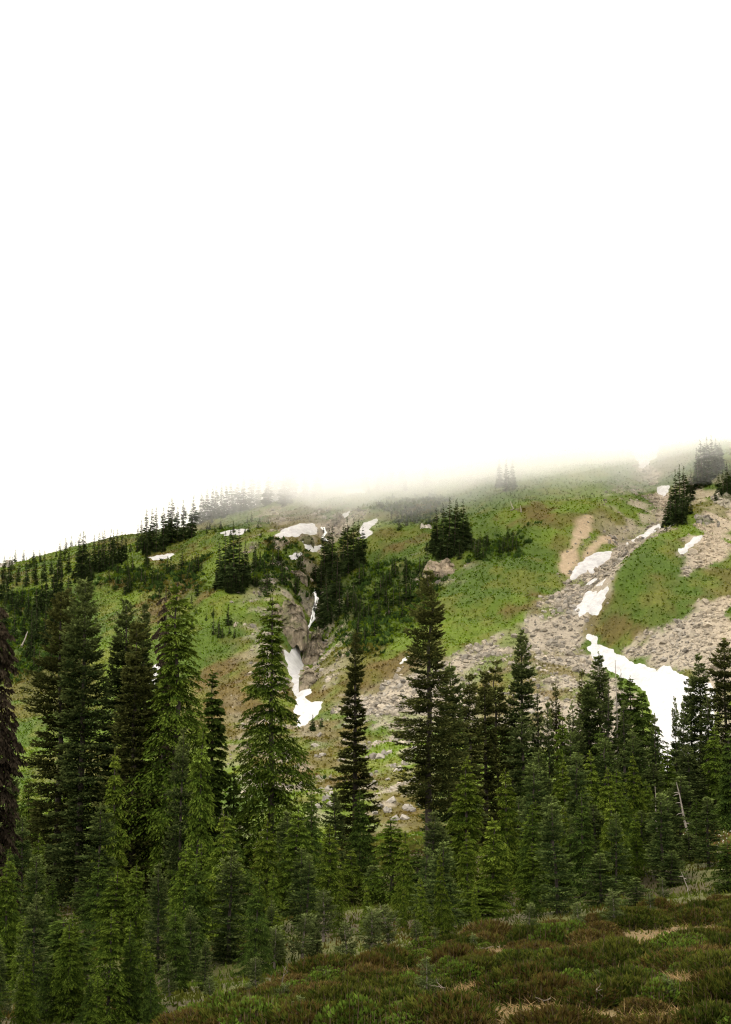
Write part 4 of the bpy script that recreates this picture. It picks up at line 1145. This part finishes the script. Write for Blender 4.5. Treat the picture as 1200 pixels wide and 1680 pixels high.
def log(px0, py0, px1, py1, label, r0=.16, lift=0.2, up1=0.0):
    a = hit(px0, py0); b = hit(px1, py1); b = b + np.array([0, 0, up1])
    ln = np.linspace(0, 1, 6)[:, None]
    pts = (b - a)[None] * ln + np.array([0, 0, lift]) + rngs(int(px0)).normal(0, .05, (6, 3))
    e = obj('dead_log', mesh('dead_log', *tube(pts, r0 * (1 - .6 * ln[:, 0]), 6), M_DEADWOOD, smooth=True), loc=a)
    tag(e, label, 'log', 'bleached dead logs on the far slope')
log(843, 838, 837, 826, 'bleached snag stump tilted left on the brown patch under the fog', .16, .2, .25)
log(838, 838, 852, 836, 'fallen bleached log at the foot of the tilted stumps', .18)
log(856, 842, 854, 833, 'bleached upright stump right of the tilted one', .15, .2, .2)
log(1090, 873, 1108, 860, 'pale fallen log below the conifer clump by the upper channel', .14)
log(36, 1062, 46, 1050, 'bleached broken trunk right of the rust brown dead tree', .22, .2, 1.5)

# ------------------------------------------------------------------ meadow plants on the far slope
R = rngs(12)
n = 225000
X = R.uniform(-100, 100, n); Y = R.uniform(92, 410, n)
k = np.abs(X) < Y * .28
X, Y = X[k], Y[k]
sc, rb, dt, ht, sh = masks(X, Y)
k = off_snow(X, Y) & (R.uniform(size=len(X)) < np.clip(1 - sc * .95 - dt * .95 - rb * .4, 0, 1))
X, Y = X[k], Y[k]; sh = sh[k]
gc = ground_col(X, Y)
nn = len(X)
P = np.stack([X, Y, HF(X, Y) - .05], -1)
hh = R.uniform(.18, .5, nn) * (1 + .9 * sh)
D = np.stack([R.normal(0, .9, nn), R.normal(-.3, .9, nn), np.ones(nn) * .8], -1); D /= np.linalg.norm(D, axis=1, keepdims=True)
cc = gc * R.uniform(1.0, 1.35, nn)[:, None]
V, T, cv = rhombs(P, D, hh, hh * R.uniform(.6, 1.3, nn), R.uniform(0, 3.14, nn), cc, cc * 1.15, mid=.6)
o = obj('meadow_plants', mesh('meadow_plants', V, T, cv, M_TUFT))
tag(o, 'low green and brown meadow plants covering the far slope', 'plants', kind='stuff')

# dwarf shrubs too many to count in the thickets
n = 9000
X = R.uniform(-100, 100, n * 6); Y = R.uniform(200, 400, n * 6)
sc, rb, dt, ht, sh = masks(X, Y)
wgt = np.clip(sh * .9, 0, 1) * (1 - np.maximum(sc, dt)) * (np.abs(X) < Y * .25) * off_snow(X, Y)
k = R.uniform(size=len(X)) < wgt * .55
X, Y = X[k][:n], Y[k][:n]; n = len(X)
ns = 9
sz = np.repeat(R.uniform(.35, 1.1, n), ns); m = n * ns
P = np.repeat(np.stack([X, Y, HF(X, Y)], -1), ns, 0) + R.normal(0, .22, (m, 3)) * sz[:, None] * np.array([1, 1, .3])
D = np.stack([R.normal(0, .45, m), R.normal(0, .45, m), np.ones(m)], -1); D /= np.linalg.norm(D, axis=1, keepdims=True)
cc = np.repeat(c_(.020, .036, .008) * R.uniform(.7, 1.6, n)[:, None], ns, 0)
o = obj('dwarf_shrubs', mesh('dwarf_shrubs', *rhombs(P, D, sz * R.uniform(.6, 1.2, m), sz * .5, R.uniform(0, 3.14, m), cc, cc * 1.5, mid=.45), M_TUFT))
tag(o, 'dark dwarf evergreen shrubs of the far slope thickets', 'shrubs', kind='stuff')

# ------------------------------------------------------------------ near heath
def heather_proto(seed, cols, n=1500, hgt=.5, rad=.62, sprig=(.095, .020)):
    r = rngs(seed)
    a = r.uniform(0, 6.28, n); q = np.sqrt(r.uniform(0, 1, n)) * rad
    z = hgt * np.sqrt(np.clip(1 - (q / rad) ** 2, 0, 1)) * r.uniform(.55, 1.05, n)
    lob = .8 + .3 * np.sin(a * 3 + seed)
    P = np.stack([q * np.cos(a) * lob, q * np.sin(a) * lob, z * .85 - .06], -1)
    D = np.stack([np.cos(a) * q / rad * .7 + r.normal(0, .25, n), np.sin(a) * q / rad * .7 + r.normal(0, .25, n), np.full(n, .85)], -1)
    D /= np.linalg.norm(D, axis=1, keepdims=True)
    parts = []
    c0 = np.array(cols)[r.integers(0, len(cols), n)] * r.uniform(.7, 1.3, n)[:, None]
    for k in range(3):
        D2 = D + r.normal(0, .28, D.shape); D2 /= np.linalg.norm(D2, axis=1, keepdims=True)
        parts.append(rhombs(P - D * .04, D2, r.uniform(.7, 1.3, n) * sprig[0], np.full(n, sprig[1]), r.uniform(0, 3.14, n), c0 * .8, c0 * 1.2))
    m = n // 6
    Pd = P[:m] * np.array([1, 1, 0]); Dd = P[:m] + np.array([0, 0, .1]) - Pd
    Ld = np.linalg.norm(Dd, axis=1); Dd /= Ld[:, None]
    parts.append(rhombs(Pd, Dd, Ld, np.full(m, .014), r.uniform(0, 3.14, m), np.tile(c_(.09, .06, .04), (m, 1)), np.tile(c_(.09, .06, .04), (m, 1))))
    return join(parts)
DG, OL, RU, TN, LG = c_(.024, .034, .005), c_(.048, .052, .008), c_(.050, .035, .009), c_(.105, .075, .024), c_(.060, .094, .012)
HP = [mesh('heather_bush', *heather_proto(s, cols), M_LEAF) for s, cols in enumerate([[DG, DG, OL], [DG, OL, RU], [OL, RU, RU], [DG, OL, OL], [RU, RU, OL, TN]])]
LP = [mesh('leafy_shrub', *heather_proto(60 + s, [LG, LG, OL], 800, .55, .45, (.06, .030)), M_LEAF) for s in range(3)]
rh = rngs(91)
placed = []
for k in range(4000):
    px, py = rh.uniform(-30, 1380), rh.uniform(1460, 1710)
    lim = np.interp(px, [0, 290, 300, 420, 600, 800, 1200, 1400], [1760, 1760, 1690, 1640, 1580, 1545, 1480, 1450])
    if py < lim: continue
    b = hit(px, py, 16, 110)
    if float(straw(b[0:1], b[1:2])[0]) > .45: continue
    if any((b[0] - q[0]) ** 2 + (b[1] - q[1]) ** 2 < q[2] for q in placed): continue
    s = rh.uniform(.5, 1.45)
    placed.append((b[0], b[1], (s * .42) ** 2))
    leafy = rh.uniform() < (.34 if px < 520 else .24)
    hk = rh.integers(0, 5)
    me = LP[rh.integers(0, 3)] if leafy else HP[hk]
    o = obj('leafy_shrub' if leafy else 'heather_bush', me, loc=b)
    o.scale = (s, s, s * rh.uniform(.6, 1.05)); o.rotation_euler = (0, 0, rh.uniform(0, 6.28))
    col_w = ['dark green', 'green and rust mottled', 'rust brown', 'olive green', 'tawny brown'][hk]
    big = 'small' if s < .85 else ('large' if s > 1.2 else 'middling')
    side = 'in the lower left brush' if px < 300 else ('left of the bank' if px < 520 else ('on the central bank' if px < 760 else ('in the right hand heather' if px < 1000 else 'at the far right')))
    row = 'in the front row' if py > 1625 else ('in the middle rows' if py > 1565 else 'along the forest edge')
    if leafy: tag(o, '%s bright leafy shrub %s %s' % (big, side, row), 'shrub', 'leafy shrubs on the heath')
    else: tag(o, '%s %s heather bush %s %s' % (big, col_w, side, row), 'bush', 'heather bushes of the foreground')
    if len(placed) > 340: break

# bleached sticks lying in the heather
M_STICK = surf_mat('weathered_stick', fine=(20, .3), bump=(30, .01), col=(.12, .095, .07))
STK = [((975, 1655), (985, 1628), 'upright pale stick at the bottom of the right hand heather'), ((905, 1650), (880, 1668), 'pale twig left of the upright stick'),
       ((735, 1660), (716, 1625), 'forked twig under the leaning sapling'), ((760, 1640), (790, 1655), 'bent twig on the bank right of the leaning sapling'),
       ((660, 1645), (630, 1660), 'twig on the bank left of the leaning sapling'), ((690, 1585), (672, 1600), 'short twig on the mossy bank crest'), ((455, 1640), (470, 1600), 'dry grey stem low in the brush left of centre'),
       ((1120, 1560), (1160, 1548), 'straw pale twig on the right hand bare patch'), ((810, 1560), (780, 1568), 'pale twig on the straw coloured bank crest')]
for (a, b, lab) in STK:
    pa = hit(a[0], a[1], 16, 110); L_k = math.hypot(b[0] - a[0], b[1] - a[1]) / F_PX * pa[1]
    dirn = np.array([(b[0] - a[0]) / F_PX * pa[1], .15 * L_k, (a[1] - b[1]) / F_PX * pa[1]])
    pts = [np.array([0, 0, .12]) + dirn * t + rh.normal(0, .025, 3) for t in np.linspace(0, 1, 6)]
    e = obj('dead_stick', None, loc=pa)
    obj('stem', mesh('stem', *tube(pts, np.linspace(.009, .004, 6), 5), M_STICK), e)
    for q in range(2):
        p0 = pts[2 + q]; obj('twig', mesh('twig', *tube([p0, p0 + dirn * .18 + rh.normal(0, .06, 3), p0 + dirn * .33 + rh.normal(0, .08, 3)], [.007, .005, .003], 4), M_STICK), e)
    tag(e, lab, 'stick', 'bleached sticks in the heather')

# ground litter: sprigs everywhere between the bushes, dry blades in the straw patches
n = 145000
Y = 18 + R.uniform(0, 1, n) ** 1.3 * 92; X = R.uniform(-.38, .38, n) * Y
st_ = straw(X, Y); b1 = fbm(X, Y, 2.5, 95, 3); P = np.stack([X, Y, HF(X, Y) - .03], -1)
cc = mixc(DG + np.zeros((n, 3)), OL, sm(.4, .6, b1)); cc = mixc(cc, RU, sm(.55, .70, fbm(X, Y, 1.6, 96, 3)))
cc = mixc(cc, LG, sm(.60, .70, fbm(X, Y, 3.2, 97, 3)) * .5); cc *= R.uniform(.6, 1.4, n)[:, None]
k = R.uniform(size=n) > st_ * .55
D = np.stack([R.normal(0, .45, n), R.normal(0, .45, n), np.ones(n)], -1); D /= np.linalg.norm(D, axis=1, keepdims=True)
hh = R.uniform(.06, .15, n) * (1 + Y / 110)
o = obj('heath_undergrowth', mesh('heath_undergrowth', *rhombs(P[k], D[k], hh[k], hh[k] * .28, R.uniform(0, 3.14, n)[k], cc[k], cc[k] * 1.2), M_TUFT))
tag(o, 'low mixed heath undergrowth between the heather bushes', 'undergrowth', kind='stuff')
Xs, Ys = [], []
for p, r1, r2 in _SP:
    m = 2400
    Xs.append(p[0] + R.normal(0, .55, m) * r1); Ys.append(p[1] + R.normal(0, .55, m) * r2 * 2.2)
X = np.concatenate(Xs); Y = np.concatenate(Ys); k = straw(X, Y) > R.uniform(.1, .7, len(X)); X, Y = X[k], Y[k]; n = len(X)
P = np.stack([X, Y, HF(X, Y) - .01], -1)
D = np.stack([R.normal(-.5, .8, n), R.normal(-.6, .6, n), R.uniform(.05, .55, n)], -1); D /= np.linalg.norm(D, axis=1, keepdims=True)
cc = c_(.26, .18, .08) * R.uniform(.55, 1.3, n)[:, None]
o = obj('dry_grass', mesh('dry_grass', *rhombs(P, D, R.uniform(.10, .30, n), np.full(n, .009), R.uniform(0, 3.14, n), cc, cc), M_TUFT))
tag(o, 'flattened straw coloured dry grass in bare patches of the heath', 'grass', kind='stuff')
# flower slope at the right
n = 9000
X = R.uniform(14, 38, n); Y = R.uniform(70, 108, n); P = np.stack([X, Y, HF(X, Y) - .03], -1)
D = np.stack([R.normal(0, .4, n), R.normal(0, .4, n), np.ones(n)], -1); D /= np.linalg.norm(D, axis=1, keepdims=True)
pick = R.uniform(size=n)
cc = np.where((pick < .10)[:, None], c_(.75, .72, .62), np.where((pick < .4)[:, None], c_(.13, .075, .03), c_(.10, .11, .025))) * R.uniform(.7, 1.2, n)[:, None]
hh = np.where(pick < .10, .08, .30)
o = obj('flower_meadow', mesh('flower_meadow', *rhombs(P + np.where((pick < .1)[:, None], c_(0, 0, .28), 0), D, hh, hh * .6, R.uniform(0, 3.14, n), cc, cc, mid=.5), M_TUFT))
tag(o, 'rusty green meadow dotted with white flower heads on the right', 'flowers', kind='stuff')

# ------------------------------------------------------------------ low cloud wrapped round the upper slope
def cloud(name, cx, cy, z0, z1, rx, ry, dens, amp, seed, label):
    nu, nv = 200, 110
    th = np.linspace(0, 2 * np.pi, nu, endpoint=False); ph = np.linspace(-np.pi / 2, np.pi / 2, nv)
    TH, PH = np.meshgrid(th, ph)
    n = np.stack([np.cos(PH) * np.cos(TH), np.cos(PH) * np.sin(TH), np.sin(PH)], -1)
    sg = lambda v, e: np.sign(v) * np.abs(v) ** e
    x = rx * sg(np.cos(PH), .55) * np.cos(TH); y = ry * sg(np.cos(PH), .55) * np.sin(TH)
    z = (z1 - z0) / 2 * sg(np.sin(PH), .6)
    x, y = cx + x, cy + y
    z = (z0 + z1) / 2 + z + (fbm(x, y, 48, seed, 5) - .5) * amp * 2 + .22 * np.clip(-x - 8, 0, 60) + .17 * np.clip(x - 8, 0, 90)
    V = np.stack([x, y, z], -1).reshape(-1, 3)
    ii = np.arange(nu * nv).reshape(nv, nu); jj = np.roll(ii, -1, 1)
    Q = np.stack([ii[:-1], jj[:-1], jj[1:], ii[1:]], -1).reshape(-1, 4)
    m, N, L = new_mat(name)
    o = N.new('ShaderNodeOutputMaterial'); pv = N.new('ShaderNodeVolumePrincipled')
    pv.inputs['Color'].default_value = (1.0, .988, .982, 1); pv.inputs['Density'].default_value = dens; pv.inputs['Anisotropy'].default_value = 0.55
    L.new(pv.outputs[0], o.inputs['Volume'])
    ob = obj('cloud', mesh('cloud', V, Q, None, m, smooth=True))
    tag(ob, label, 'cloud', kind='stuff')
cloud('cloud_core', 10, 520, 48.5, 76, 420, 300, .030, 6.0, 201, 'white low cloud bank swallowing the upper mountain')
cloud('cloud_fringe', 10, 520, 43, 72, 410, 290, .011, 6.5, 202, 'misty fringe hanging below the cloud bank')
cloud('cloud_veil', 10, 520, 37, 70, 400, 280, .0065, 7.5, 203, 'thinnest lowest veil of mist under the cloud bank')
